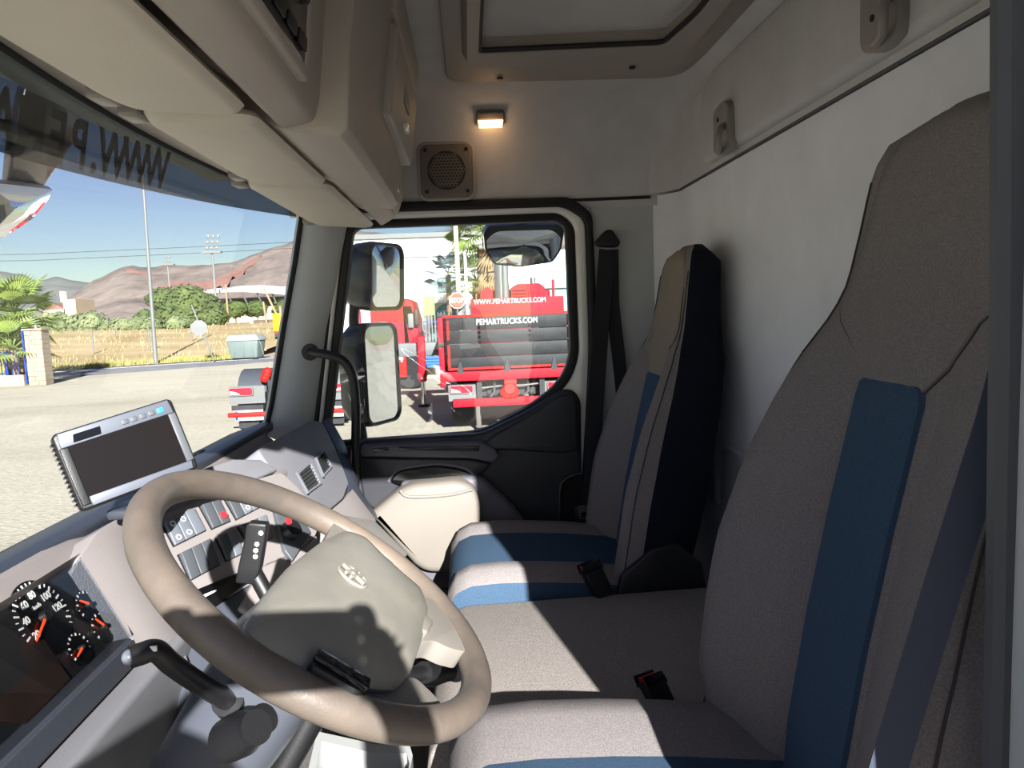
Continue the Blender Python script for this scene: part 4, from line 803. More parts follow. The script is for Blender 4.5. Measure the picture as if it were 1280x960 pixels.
# ------------------------------------------------------------------ seat belts
sb = thing('seat_belt', (0.92, -0.45, 1.3), 'black seat belt hanging beside the passenger door', 'seat belt')
top = Vector((0.915,-0.442,2.525)); 
cover = [(0.9,-0.397,2.547),(0.9,-0.435,2.585),(0.9,-0.453,2.584),(0.9,-0.479,2.545),(0.9,-0.469,2.53),(0.9,-0.409,2.533)]
plate('anchor_cover', [rpoly(yz(cover), 0.012)], 0.035, side_plane(0.907), M['rubber'], sb, bevel=0.008)
dW = Vector((0, 0.024, 0.004))
MB().ribbon([top + Vector((0, 0.004, 0)), (0.9,-0.413,2.309), (0.885,-0.382,2.011), (0.875,-0.354,1.709)], dW, 0.0015).build('webbing', M['belt'], sb)
MB().ribbon([top + Vector((0, -0.012, 0)), (0.92,-0.453,2.357), (0.915,-0.472,2.13), (0.905,-0.481,1.953)], Vector((0, 0.021, 0)), 0.0015).build('webbing', M['belt'], sb)
tg = MB().box((0.865,-0.329,1.7), (0.006, 0.050, 0.06)).build('buckle_tongue', M['black'], sb, bevel=0.008)
plate('tongue_plate', [rrect(0.036, 0.045, 0.006), rrect(0.018, 0.016, 0.003, cy=-0.008)], 0.003, frame((0.858,-0.334,1.714), (-1, 0, 0)), M['steel'], tg)
MB().box((0.868,-0.328,1.648), (0.03, 0.055, 0.06)).build('reel_cover', M['black'], sb, bevel=0.010)
db = thing('seat_belt', (-0.80, -0.45, 1.2), 'slate grey seat belt running down beside the driver seat', 'seat belt')
MB().ribbon([(-0.83,-0.451,2.37), (-0.83,-0.421,2.25), (-0.83,-0.381,2.119), (-0.825,-0.337,1.953), (-0.82,-0.305,1.827)], Vector((0.006, 0.013, 0.0)), 0.0015).build('webbing', mat('slate_webbing', (56, 62, 78), 0.8, bump=0.3, bscale=800), db)
lb = MB().ribbon([(-0.245,-0.395,1.714), (-0.245,-0.379,1.697), (-0.245,-0.363,1.675), (-0.245,-0.341,1.646)], Vector((0.0, 0.010, 0.008)), 0.0015).build('lap_webbing', mat('grey_webbing', (110, 108, 104), 0.8), db)

# ------------------------------------------------------------------ grab handle on the passenger windscreen pillar
gh = thing('grab_handle', (0.86,0.467,2.247), 'bent black grab handle on the passenger windscreen pillar', 'grab handle')
MB().tube(spline([(0.88,0.485,2.249), (0.845,0.457,2.247), (0.82,0.413,2.239), (0.81,0.37,2.219), (0.81,0.348,2.171), (0.81,0.344,2.08), (0.82,0.356,1.935), (0.84,0.372,1.758), (0.87,0.383,1.7)], 6), 0.0135, 14).build('rail', M['black'], gh)
MB().lathe([(0, 0), (0.026, 0), (0.022, 0.02), (0, 0.022)], (0.885,0.482,2.248), (-1, -0.2, 0), 18).build('mount', M['black'], gh)

# ------------------------------------------------------------------ low console box and lever at the bottom of the picture
bx_ = thing('storage_tray', (-0.42, 0.14, ZF), 'pale grey plastic storage tray on the floor under the wheel', 'storage tray')
cbx = [(-0.126,0.301,1.62),(-0.179,0.191,1.62),(-0.186,0.133,1.62),(-0.219,0.125,1.62),(-0.305,0.128,1.62),(-0.286,0.289,1.62)]
lo_ = [(p[0], p[1], ZF + 0.02) for p in cbx]
MB().loft([lo_, [(p[0], p[1], 1.605) for p in cbx], cbx, [((p[0] + 0.45) * 0.9 - 0.45, (p[1] - 0.16) * 0.9 + 0.16, 1.62) for p in cbx], [((p[0] + 0.45) * 0.88 - 0.45, (p[1] - 0.16) * 0.88 + 0.16, 1.58) for p in cbx]]).build('tub', mat('pale_grey_plastic', (168, 170, 168), 0.45), bx_, angle=30)
lv = thing('column_lever', (-0.45,0.276,1.753), 'dark upright post under the steering column', 'lever')
MB().tube([(-0.48,0.224,1.843), (-0.5,0.273,1.764)], 0.019, 14).build('shaft', M['black'], lv)
# ================================================================== OUTSIDE
def nz(x, y, s=1.0, k=0.0): return noise.noise(Vector((x * s, y * s, k)))
def two_tone(name, stops, scale, rough=0.95, detail=6, bump=0.0, bscale=3.0, stretch=None, fine=None):
    m = bpy.data.materials.new(name); m.use_nodes = True; n = m.node_tree; b = n.nodes['Principled BSDF']; b.inputs['Roughness'].default_value = rough; b.inputs['Specular IOR Level'].default_value = 0.15
    tc = n.nodes.new('ShaderNodeTexCoord'); src = tc.outputs['Object']
    mp = n.nodes.new('ShaderNodeMapping'); mp.inputs['Scale'].default_value = stretch or (1, 1, 1); n.links.new(src, mp.inputs['Vector']); src = mp.outputs['Vector']
    t = n.nodes.new('ShaderNodeTexNoise'); t.inputs['Scale'].default_value = scale; t.inputs['Detail'].default_value = detail; t.inputs['Roughness'].default_value = 0.62; n.links.new(src, t.inputs['Vector'])
    r = n.nodes.new('ShaderNodeValToRGB'); n.links.new(t.outputs['Fac'], r.inputs['Fac'])
    r.color_ramp.elements[0].position, r.color_ramp.elements[0].color = stops[0][0], lin(stops[0][1]); r.color_ramp.elements[1].position, r.color_ramp.elements[1].color = stops[-1][0], lin(stops[-1][1])
    for p, c in stops[1:-1]: e = r.color_ramp.elements.new(p); e.color = lin(c)
    out = r.outputs['Color']
    if fine:
        t2 = n.nodes.new('ShaderNodeTexNoise'); t2.inputs['Scale'].default_value = fine; t2.inputs['Detail'].default_value = 3; n.links.new(tc.outputs['Object'], t2.inputs['Vector'])
        mx = n.nodes.new('ShaderNodeMix'); mx.data_type = 'RGBA'; mx.blend_type = 'OVERLAY'; mx.inputs['Factor'].default_value = 0.25; n.links.new(out, mx.inputs['A']); n.links.new(t2.outputs['Fac'], mx.inputs['B']); out = mx.outputs['Result']
    n.links.new(out, b.inputs['Base Color'])
    if bump:
        t3 = n.nodes.new('ShaderNodeTexNoise'); t3.inputs['Scale'].default_value = bscale; t3.inputs['Detail'].default_value = 4; n.links.new(tc.outputs['Object'], t3.inputs['Vector'])
        bp_ = n.nodes.new('ShaderNodeBump'); bp_.inputs['Strength'].default_value = bump; bp_.inputs['Distance'].default_value = 0.05; n.links.new(t3.outputs['Fac'], bp_.inputs['Height']); n.links.new(bp_.outputs['Normal'], b.inputs['Normal'])
    return m
M['yard'] = two_tone('yard_gravel', [(0.25, (156, 149, 131)), (0.5, (178, 171, 153)), (0.8, (190, 183, 166))], 0.35, stretch=(1, 0.35, 1), fine=9.0, bump=0.4, bscale=14)
M['asphalt'] = two_tone('road_asphalt', [(0.3, (112, 112, 116)), (0.7, (140, 139, 140))], 0.6, fine=6)
M['drygrass'] = two_tone('dry_grass', [(0.25, (140, 122, 84)), (0.5, (170, 150, 112)), (0.75, (188, 172, 136))], 0.25, stretch=(1, 0.4, 1), fine=3)
M['greengrass'] = two_tone('verge_grass', [(0.3, (120, 126, 60)), (0.7, (176, 164, 96))], 0.9, fine=4)
M['hill'] = two_tone('scrub_hillside', [(0.3, (86, 78, 74)), (0.5, (124, 112, 105)), (0.7, (142, 130, 120))], 0.02, detail=10, fine=0.16)
M['hill2'] = two_tone('green_hillside', [(0.3, (86, 94, 92)), (0.6, (118, 118, 114)), (0.8, (132, 126, 120))], 0.012, detail=9, fine=0.05)
M['redearth'] = two_tone('red_earth', [(0.3, (122, 92, 84)), (0.7, (150, 110, 98))], 0.05, detail=8, fine=0.2)
M['red'] = mat('red_truck_paint', (158, 6, 28), 0.6, spec=0.25, var=0.08, vscale=2)
M['redrefl'] = mat('red_reflective_tape', (190, 24, 18), 0.65, spec=0.3)
M['redlens'] = mat('red_lamp_lens', (214, 24, 44), 0.2, coat=0.5)
M['white'] = mat('white_sheet_cladding', (222, 222, 220), 0.5)
M['teal'] = mat('teal_sheet', (120, 160, 164), 0.5, var=0.08, vscale=1)
M['teal_dark'] = mat('teal_shutter', (84, 116, 116), 0.5, var=0.1, vscale=2)
M['board'] = mat('dark_dropside_boards', (18, 20, 22), 0.55, spec=0.3, var=0.35, vscale=2.5, stretch=(1, 1, 4), rgb2=(34, 37, 40))
M['chassis'] = mat('dark_chassis', (34, 34, 36), 0.6, var=0.3, vscale=6)
M['grey_steel'] = mat('grey_painted_steel', (96, 100, 100), 0.5)
M['zinc'] = mat('zinc_pole', (104, 106, 104), 0.55, metal=0.1)
M['chequer'] = mat('chequer_plate', (108, 109, 109), 0.45, metal=0.2)
M['tyre'] = mat('tyre_rubber', (28, 28, 30), 0.85)
M['bluepaint'] = mat('blue_gate_paint', (18, 56, 140), 0.4)
M['stone'] = mat('pale_stone', (146, 132, 114), 0.9, var=0.12, vscale=3)
M['stone2'] = mat('warm_stone', (178, 156, 130), 0.9, var=0.15, vscale=2)
M['yellow'] = mat('yellow_paint', (206, 150, 14), 0.4)
M['green_paint'] = mat('green_paint', (110, 150, 80), 0.5)
M['frond'] = mat('palm_frond_green', (76, 100, 42), 0.6, var=0.4, vscale=1.2, rgb2=(126, 142, 66))
M['frond_dry'] = mat('dry_palm_frond', (132, 104, 72), 0.9, var=0.3, vscale=2, rgb2=(160, 134, 100))
M['frond_blue'] = mat('grey_blue_frond', (104, 120, 126), 0.6, var=0.2, vscale=2)
M['trunk'] = mat('palm_trunk', (120, 98, 76), 0.95, var=0.3, vscale=4, stretch=(1, 1, 4))
M['pine'] = mat('pine_needles', (46, 62, 26), 0.9, var=0.4, vscale=0.8, rgb2=(84, 98, 44))
M['bush'] = mat('sage_bush_leaves', (78, 90, 56), 0.9, var=0.35, vscale=0.6, rgb2=(122, 130, 90))
M['bin'] = mat('pale_bin_plastic', (96, 108, 105), 0.55, var=0.06, vscale=3)
M['wood'] = mat('weathered_wood', (150, 122, 96), 0.9, var=0.2, vscale=5)
M['housing'] = mat('mirror_housing', (24, 26, 32), 0.28, coat=0.3)
M['tan'] = mat('tan_wall', (168, 150, 128), 0.9, var=0.08, vscale=0.5)
M['signred'] = mat('stop_sign_red', (226, 62, 40), 0.5)

# ground, road, field
gr = setting('ground')
MB().add([(-250, -300, 0), (60, -300, 0), (48.5, 2, 0), (40.5, 12, 0), (33.0, 22.5, 0), (10, 60, 0), (-250, 300, 0)], [tuple(range(7))]).build('yard', M['yard'], gr)
MB().add([(60, -300, 0), (900, -900, 0), (900, 900, 0), (-250, 900, 0), (-250, 300, 0), (10, 60, 0), (33.0, 22.5, 0), (40.5, 12, 0), (48.5, 2, 0)], [tuple(range(9))]).build('verge', M['tan'], gr).location.z = -0.06
road = struct('road', MB().prism([(8, 62, -0.04), (32.8, 22.5, -0.04), (40.3, 12.0, -0.04), (48.3, 2.0, -0.04), (66, -30, -0.04), (72, -28, -0.04), (53.0, 4.0, -0.04), (46.2, 13.0, -0.04), (40.5, 25.0, -0.04), (16, 66, -0.04)], (0, 0, 0.045)), M['asphalt'])
ln = [(14.5, 65.0), (39.2, 24.2), (45.2, 12.5), (52.2, 3.4)]
MB().ribbon([(x, y, 0.012) for x, y in ln], Vector((0.07, 0.05, 0)), 0.003).build('lane_marking', M['icon'], road)
fd = setting('terrain')
v, f = [], []
NX, NY = 26, 30
for i in range(NX + 1):
    for j in range(NY + 1):
        y = 14.2 + (j / NY) ** 1.5 * 150; x0 = 46.5 - (y - 13) * 0.52 + 0.4; x = x0 + (i / NX) ** 1.6 * 230
        d = x - x0; v.append((x, y, 0.02 + 1.9 * min(1, d / 42.0) + 0.2 * min(1, d / 5) * (0.5 + nz(x, y, 0.12)) * 0.6))
for i in range(NX):
    for j in range(NY): a = i * (NY + 1) + j; f.append((a, a + 1, a + NY + 2, a + NY + 1))
MB().add(v, f).build('field', M['drygrass'], fd)
def tufts(name, mtl, spots, h, n):
    mb = MB()
    for x, y, z, r in spots:
        for k in range(n):
            a = random.random() * 6.28; q = r * random.random() ** 0.5; hh = h * random.uniform(0.5, 1.2); b = random.random() * 6.28; wv_ = Vector((math.cos(b), math.sin(b), 0)) * hh * 0.10
            p = Vector((x + q * math.cos(a), y + q * math.sin(a), z)); t_ = Vector((random.uniform(-.3, .3), random.uniform(-.3, .3), 1)) * hh
            mb.add([p - wv_, p + wv_, p + t_], [(0, 1, 2)])
    return mb.build(name, mtl, fd, smooth=False)
sp1 = []
for k in range(220):
    y = 14.5 + random.random() * 24; x0 = 46.5 - (y - 13) * 0.52 + 0.4; sp1.append((x0 + random.random() * 3.5, y, 0.03, 1.0))
tag(tufts('verge_grass', M['greengrass'], sp1, 0.28, 20), kind='stuff')
sp2 = []
for k in range(260):
    y = 15 + random.random() * 40; x0 = 46.5 - (y - 13) * 0.52 + 0.4; d = 4 + random.random() ** 1.5 * 40; sp2.append((x0 + d, y, 0.02 + 1.9 * min(1, d / 42.0), 1.6))
tag(tufts('field_grass', M['drygrass'], sp2, 0.35, 12), kind='stuff')

# hills
def ridge(name, D, prof, mtl, depth, seed, amp, base=0.0):
    """prof: (bearing dy/dx, height) ; a ridge with a sloping face and a back slope"""
    v, f = [], []; n = 90; m = 14
    b0, b1 = prof[0][0], prof[-1][0]
    for i in range(n + 1):
        b = b0 + (b1 - b0) * i / n; H = lerp(prof, b)
        for j in range(m + 1):
            t = j / m; dd = D - depth * (1 - t); z = H * (t ** 1.25) if t <= 1 else H
            x = dd; y = b * (dd + 1.4)
            s_ = amp * math.sin(PI * min(t, 1)) ** 0.5; z += s_ * (nz(x, y, 6 / depth, seed) + 0.5 * nz(x, y, 16 / depth, seed + 3)) + (0.25 * amp * nz(x, y, 30 / depth, seed + 9))
            v.append((x, y, max(base - 3, z)))
        v.append((D + depth * 0.6, b * (D + depth * 0.6 + 1.4), 0))
    k = m + 2
    for i in range(n):
        for j in range(k - 1): a = i * k + j; f.append((a, a + k, a + k + 1, a + 1))
    return struct(name, MB().add(v, f), mtl, angle=180)
near = [(-.22, .098), (-.06, .105), (-.005, .112), (.02, .108), (.06, .1055), (.105, .107), (.167, .116), (.2145, .104), (.246, .095), (.272, .087), (.293, .079), (.333, .074), (.365, .0755), (.406, .074), (.431, .077), (.451, .0745), (.467, .065), (.48, .060), (.50, .049), (.53, .03), (.57, .010)]
far = [(.33, .045), (.45, .054), (.49, .0574), (.51, .0612), (.525, .066), (.537, .065), (.553, .061), (.567, .0705), (.596, .0756), (.65, .08), (.8, .07)]
ridge('mountain', 1500, [(b, t * 1500 + 2.35) for b, t in far], M['hill2'], 600, 11, 10)
ridge('hill', 700, [(b, t * 700 + 2.35) for b, t in near], M['hill'], 330, 4, 7)
# red earth scar below the crest of the near hill
v, f = [], []; n = 40
for i in range(n + 1):
    b = 0.265 + (0.440 - 0.265) * i / n; H = lerp(near, b) * 700 + 2.35; dpt = (6 + 9 * abs(math.sin(i * 0.7))) * math.sin(PI * i / n) ** 0.5 + 0.5; tt = 5 + 16 * math.sin(PI * (1 - i / n)) ** 1.5
    for j in range(3):
        h = H - tt - dpt * j / 2; dd = 700 - 330 * (1 - max(0.02, h / H) ** 0.8) - 6 - 2 * (j == 1)
        v.append((dd, b * (dd + 1.4), h))
for i in range(n):
    for j in range(2): a = i * 3 + j; f.append((a, a + 3, a + 4, a + 1))
struct('hillside', MB().add(v, f), M['redearth'])

# ---- vegetation
def leaf_cloud(mb, c, r, n, size, sq=1.0):
    for k in range(n):
        d = Vector((random.gauss(0, 1), random.gauss(0, 1), random.gauss(0, 1))).normalized(); q = random.uniform(0.72, 1.05)
        p = Vector(c) + Vector((d.x * r[0] * q, d.y * r[1] * q, d.z * r[2] * q)); s_ = size * random.uniform(0.6, 1.3)
        a = Vector((random.gauss(0, 1), random.gauss(0, 1), random.gauss(0, 1))).normalized(); b = a.cross(d).normalized() * s_ * 0.5; a = (a - d * a.dot(d) * 0.6).normalized() * s_
        mb.add([p - a * 0.5, p + b, p + a * 0.5, p - b], [(0, 1, 2, 3)])
def core(mb, c, r, seed):
    mb2 = MB().sphere((0, 0, 0), 1, 14, 9)
    mb.add([Vector(c) + Vector((p[0] * r[0], p[1] * r[1], p[2] * r[2])) * (0.86 + 0.22 * noise.noise(Vector(p) * 2.2 + Vector((seed, seed * 2, 0)))) for p in mb2.v], mb2.f)
def bush(name, loc, blobs, mtl, label, cat, n, size, group=None, trunk=None):
    t = thing(name, loc, label, cat, group); L = Vector(loc); mb = MB()
    for i, (dx, dy, dz, rx, ry, rz) in enumerate(blobs):
        core(mb, L + Vector((dx, dy, dz)), (rx, ry, rz), i + loc[1]); leaf_cloud(mb, L + Vector((dx, dy, dz)), (rx, ry, rz), n, size)
    tag(mb.build('foliage', mtl, t, smooth=False), kind='stuff')
    if trunk: MB().tube([L + Vector((0, 0, -0.2)), L + Vector((trunk[0], trunk[1], trunk[2]))], [trunk[3], trunk[3] * 0.6], 9).build('trunk', M['trunk'], t)
    return t
def blobs_row(n, w, h, seed):
    rnd = random.Random(seed); out = []
    for i in range(n):
        u = (i + 0.5) / n - 0.5; hh = h * rnd.uniform(0.6, 1.0) * (1 - 0.7 * abs(u)); out.append((rnd.uniform(-1, 1), u * w, hh * 0.42, w / n * 1.1, w / n * 1.0, hh * 0.6))
    return out
bush('pine_tree', (88, 32.8, 1.7), [(0, 0, 3.0, 3.4, 3.0, 2.2), (1, -1.5, 2.3, 2.6, 2.2, 2.0), (0, 2.0, 3.5, 2.6, 2.4, 1.4), (0, 0.6, 1.6, 3.4, 3.6, 1.6), (0.5, -2.4, 1.2, 2.0, 2.2, 1.2)], M['pine'], 'dense dark green pine standing behind the dry field by the tall lamp pole', 'tree', 900, 0.42, trunk=(0, 0, 3.0, 0.25))
bush('pine_tree', (98, 38.2, 1.7), blobs_row(5, 8, 5.2, 3), M['pine'], 'rounded green tree left of the dense pine, behind sage bushes', 'tree', 500, 0.42, trunk=(0, 0, 2.0, 0.2))
for i, (x, y, w_, h_, lb) in enumerate(((84, 51, 8, 3.0, 'low sage bush nearest the beige house'), (80, 41.5, 9, 3.2, 'wide sage bush in front of the rounded green tree'), (78, 32.6, 7, 2.2, 'pale sage bush at the foot of the dense pine'), (98, 64, 10, 3.4, 'sage bush behind the gate palm'))):
    bush('sage_bush', (x, y, 1.6), blobs_row(5, w_, h_, 20 + i), M['bush'], lb + ' beyond the dry field', 'bush', 420, 0.34, 'sage bushes beyond the dry field')
for i, (x, y, r_, lb) in enumerate(((128, 39.4, 2.4, 'small round tree before the stadium wall, beside the floodlight mast'), (132, 36.8, 1.9, 'small round tree in the middle of the stadium wall'), (130, 31.6, 1.8, 'small low tree at the far end of the stadium wall'))):
    bush('wall_tree', (x, y, 2.2), [(0, 0, 2.2, r_, r_, 1.6), (0, r_ * 0.6, 1.8, r_ * 0.7, r_ * 0.7, 1.1)], M['pine'], lb, 'tree', 260, 0.4, 'small trees by the stadium', (0, 0, 1.6, 0.14))

# fan palms
def fan_mesh(name, n, L, pet, mtl, droop=0.35, spread=150):
    mb = MB(); mb.tube([(0, 0, 0), (pet * 0.6, 0, 0.06), (pet, 0, 0.0)], [0.03, 0.018, 0.014], 5)
    for k in range(n):
        a = R(-spread / 2 + spread * k / (n - 1)); l = L * (0.72 + 0.28 * math.cos(a * 0.7)); d = Vector((math.cos(a), math.sin(a), 0)); s_ = Vector((-d.y, d.x, 0)) * L * 0.045
        o = Vector((pet, 0, 0)); m1 = o + d * l * 0.55 + Vector((0, 0, 0.04)); e = o + d * l - Vector((0, 0, l * droop * 0.45))
        mb.add([o - s_ * 0.3, m1 - s_, e, m1 + s_, o + s_ * 0.3, m1 + Vector((0, 0, -0.02))], [(0, 1, 5), (1, 2, 5), (2, 3, 5), (3, 4, 5)])
    o = mb.build(name, mtl, None, smooth=False); me = o.data; bpy.data.objects.remove(o); return me
F_G = fan_mesh('frond', 17, 0.95, 0.9, M['frond']); F_D = fan_mesh('dry_frond', 11, 0.8, 0.6, M['frond_dry'], 0.6, 90); F_B = fan_mesh('blue_frond', 17, 0.9, 0.7, M['frond_blue'])
def palm(name, loc, h, n, label, sc=1.0, me=F_G, skirt=0, tr=0.22, elev=(-35, 75), group=None):
    t = thing(name, loc, label, 'palm tree', group); L = Vector(loc); rnd = random.Random(int(loc[1] * 10 + 500))
    MB().tube([L + Vector((0, 0, -0.1)), L + Vector((0, 0, h * 0.5)), L + Vector((0, 0, h))], [tr * 1.2, tr, tr * 0.9], 12).build('trunk', M['trunk'], t)
    for k in range(n):
        o = bpy.data.objects.new('frond', me); COL.objects.link(o); o.parent = t; o.location = (0, 0, h + rnd.uniform(-0.15, 0.15))
        e = elev[0] + (elev[1] - elev[0]) * (k + 0.5) / n; o.rotation_euler = Euler((rnd.uniform(-.4, .4), -R(e), k * 2.399 + rnd.uniform(-.2, .2)), 'XYZ'); q = sc * rnd.uniform(0.85, 1.12); o.scale = (q, q, q)
    for k in range(skirt):
        o = bpy.data.objects.new('dry_frond', F_D); COL.objects.link(o); o.parent = t; o.location = (0, 0, h - 0.15 - (k / skirt) * 1.9)
        o.rotation_euler = Euler((rnd.uniform(-.3, .3), R(68 + rnd.uniform(-8, 14)), k * 2.399), 'XYZ'); q = sc * rnd.uniform(0.8, 1.1); o.scale = (q, q, q)
    return t
palm('fan_palm', (33.2, 20.2, 0.0), 2.9, 46, 'tallest green fan palm behind the blue gate and stone gate pillar', 1.15, elev=(-50, 80))
palm('fan_palm', (31.6, 19.5, 0.0), 1.5, 28, 'low green fan palm bending over the garden wall by the blue gate', 0.95, elev=(-30, 70))
palm('fan_palm', (27.2, -0.85, 0.0), 5.5, 34, 'tall fan palm with a skirt of dry brown fronds behind the crane truck', 1.0, skirt=30)
palm('fan_palm', (28.0, -0.35, 0.0), 3.5, 22, 'shorter fan palm beside the lamp post and white pole', 0.7, skirt=12, tr=0.16)
palm('fan_palm', (29.5, 0.75, 0.0), 3.9, 16, 'grey blue fan palm against the white warehouse', 0.75, me=F_B, tr=0.12)

# ---- gate, pillar, garden wall
gp = thing('gate_pillar', (31.0, 18.1, 0.0), 'pale stone gate pillar with a flat cap and round finial', 'gate pillar')
for k in range(12):
    for s_ in (0, 1):
        wdt = 0.28 if (k + s_) % 2 else 0.42; off = (-0.35 + wdt / 2) if s_ == 0 else (0.35 - (0.70 - (0.28 if k % 2 else 0.42)) / 2)
        wdt = (0.42 if k % 2 else 0.28) if s_ == 0 else (0.28 if k % 2 else 0.42); cy = (-0.35 + wdt / 2) if s_ == 0 else (0.35 - wdt / 2)
        MB().box((31.0 + random.uniform(-.008, .008), 18.1 + cy, 0.10 + 0.19 * k), (0.60, wdt - 0.012, 0.180)).build('stone', M['stone'], gp, bevel=0.006, seg=1)
MB().box((31.0, 18.1, 1.15), (0.54, 0.64, 2.3)).build('core', M['tan'], gp)
MB().box((31.0, 18.1, 2.34), (0.74, 0.82, 0.07)).build('cap', M['stone'], gp, bevel=0.01)
MB().lathe([(0, 0), (0.08, 0), (0.07, 0.16), (0, 0.2)], (31.0, 18.1, 2.37), n=10).build('finial', M['zinc'], gp)
gt = thing('entrance_gate', (31.0, 18.7, 0.0), 'open blue metal gate leaf standing by the stone pillar', 'gate')
for y in (18.44, 18.62): MB().box((30.9, y, 1.2), (0.07, 0.06, 2.25)).build('stile', M['bluepaint'], gt)
for z in (0.2, 0.75, 1.3, 1.85, 2.25): MB().box((30.9, 18.53, z), (0.05, 0.18, 0.05)).build('rail', M['bluepaint'], gt)
for k in range(8): MB().box((31.05 + 0.02 * k, 19.0 + 0.15 * k, 0.95), (0.025, 0.025, 1.1)).build('picket', M['bluepaint'], gt)
MB().box((31.0, 19.45, 0.95), (0.07, 0.10, 1.0)).build('post', M['bluepaint'], gt)
gw = thing('garden_wall', (31.0, 20.5, 0.0), 'low garden wall faced with pale rough stones below the palm', 'wall')
MB().box((31.05, 21.4, 0.22), (0.30, 5.3, 0.46)).build('core', M['tan'], gw)
yy = 18.75; k = 0
while yy < 24:
    w_ = random.uniform(0.55, 1.0); hsplit = random.uniform(0.18, 0.30)
    for z0, z1 in ((0.01, hsplit), (hsplit + 0.02, 0.46)):
        MB().prism(rpoly([(30.88, yy, z0), (30.88, yy + w_ - 0.03, z0 + random.uniform(0, .03)), (30.88, yy + w_ - 0.03 - random.uniform(0, .08), z1), (30.88, yy + random.uniform(0, .08), z1)], 0.03, 2), (0.06, 0, 0)).build('stone', M['stone2'], gw, smooth=False)
    yy += w_

# ---- poles, signs, bin
def pole(name, pts, r, m, label, cat='pole', group=None):
    t = thing(name, tuple(pts[0]), label, cat, group); MB().tube(pts, r, 10).build('shaft', m, t); return t
pole('lamp_pole', [(44, 18.68, 0), (44.0, 18.6, 6), (44, 18.5, 11.5)], [0.13, 0.09, 0.06], M['zinc'], 'tall slim grey lamp pole at the edge of the dry field')
ss = thing('stop_sign', (43.0, 14.7, 0.1), 'grey back of an octagonal road sign on a leaning post', 'road sign')
MB().tube([(43.2, 15.0, 0.1), (43.0, 15.55, 2.0), (42.9, 15.95, 3.4)], 0.045, 8).build('post', M['zinc'], ss)
oc8 = [(0.47 * math.cos(R(22.5 + 45 * i)), 0.47 * math.sin(R(22.5 + 45 * i))) for i in range(8)]
plate('sign_back', [oc8], 0.02, frame((42.9, 15.62, 2.05), (-1, -0.25, 0)), M['zinc'], ss)
bn_ = thing('waste_container', (45.0, 13.5, 0.0), 'pale green grey waste container with a lid by the far road edge', 'waste container')
bb = [(44.4, 14.6), (44.4, 12.75), (45.5, 12.55), (45.5, 14.5)]
def tapered(pts, s0, s1, z0, z1):
    c = sum((Vector((p[0], p[1])) for p in pts), Vector((0, 0))) / len(pts)
    return [[(c.x + (p[0] - c.x) * s, c.y + (p[1] - c.y) * s, z) for p in pts] for s, z in ((s0, z0), (s1, z1))]
MB().loft(tapered(bb, 0.84, 1.0, 0.10, 1.15)).build('body', M['bin'], bn_, bevel=0.06)
MB().loft(tapered(bb, 1.08, 1.05, 1.15, 1.23) + tapered(bb, 1.02, 0.86, 1.30, 1.52)).build('lid', mat('pale_bin_lid', (128, 136, 132), 0.5), bn_, bevel=0.04)
for y in (13.1, 13.65, 14.2): MB().box((44.42, y, 0.65), (0.05, 0.06, 0.85)).build('rib', M['bin'], bn_, bevel=0.01)
MB().tube([(44.45, 12.65, 1.1), (44.3, 12.55, 0.9), (44.5, 12.5, 0.3)], 0.04, 8).build('lift_arm', M['bin'], bn_)
for y in (12.9, 14.3): MB().lathe([(0, 0), (0.09, 0), (0.09, 0.06), (0, 0.06)], (44.6, y, 0.09), (0, 1, 0), 10).build('wheel', M['tyre'], bn_)
def floodlight(x, y, zb, zt, label, nr, nc):
    t = thing('floodlight_mast', (x, y, zb), label, 'floodlight mast')
    MB().tube([(x, y, zb), (x, y, zt)], [0.35, 0.18], 8).build('mast', M['zinc'], t)
    MB().box((x, y, zt), (1.2, 3.6, 0.35)).build('platform', M['zinc'], t)
    for i in range(nr):
        for j in range(nc): MB().box((x, y + (j - (nc - 1) / 2) * 0.95 - 0.6 * (i % 2) * 0 - i * 0.22, zt + 0.9 + i * 1.1), (0.35, 0.55, 0.6), Euler((0, 0.2, 0))).build('lamp_head', M['zinc'], t, bevel=0.1)
        MB().box((x + 0.2, y - i * 0.22, zt + 0.9 + i * 1.25), (0.12, nc * 1.1, 0.12)).build('rail', M['zinc'], t)
floodlight(150, 49.7, 2.0, 16.0, 'stadium floodlight mast nearest the white stadium roof', 3, 3)
floodlight(210, 81.6, 0.0, 18.5, 'distant stadium floodlight mast above the pine', 2, 2)
for i, (x, y, h, lean, lb) in enumerate(((95, 30.3, 7, 0, 'thin'), (88, 21.5, 6.0, 2.2, 'leaning'), (92, 24.6, 4.6, 0.4, 'short'), (70, 17.5, 3.6, 0.1, 'low'), (120, 25.5, 11.5, 0.0, 'tall'))):
    pole('utility_pole', [(x, y, 0.4), (x, y + lean, h)], 0.12, M['wood'], lb + ' wooden pole on the lane to the stadium', 'utility pole', 'wooden poles near the stadium')
for i, (x, y) in enumerate(((52, 22.3), (60, 22.3), (66, 31), (50.5, 25.4), (80, 22))):
    pole('field_post', [(x, y, 0.2), (x, y, 2.2)], 0.05, M['zinc'], ('thin grey fence post in the dry field, nearest the lamp pole', 'thin fence post standing deep in the field', 'thin grey post far out in the field near the bushes', 'thin grey fence post in the dry field, near the gate pillar', 'thin grey post near the waste container and the lane')[i], 'fence post', 'posts in the dry field')
pl_ = thing('power_line', (160, 60, 15), 'thin dark power lines crossing the sky above the hills', 'power line')
for z in (18.5, 17.2): MB().tube([(160, 120, z), (160, 90, z - 0.7), (160, 60, z - 0.4), (160, 10, z + 0.3)], 0.045, 5).build('cable', M['rubber'], pl_)
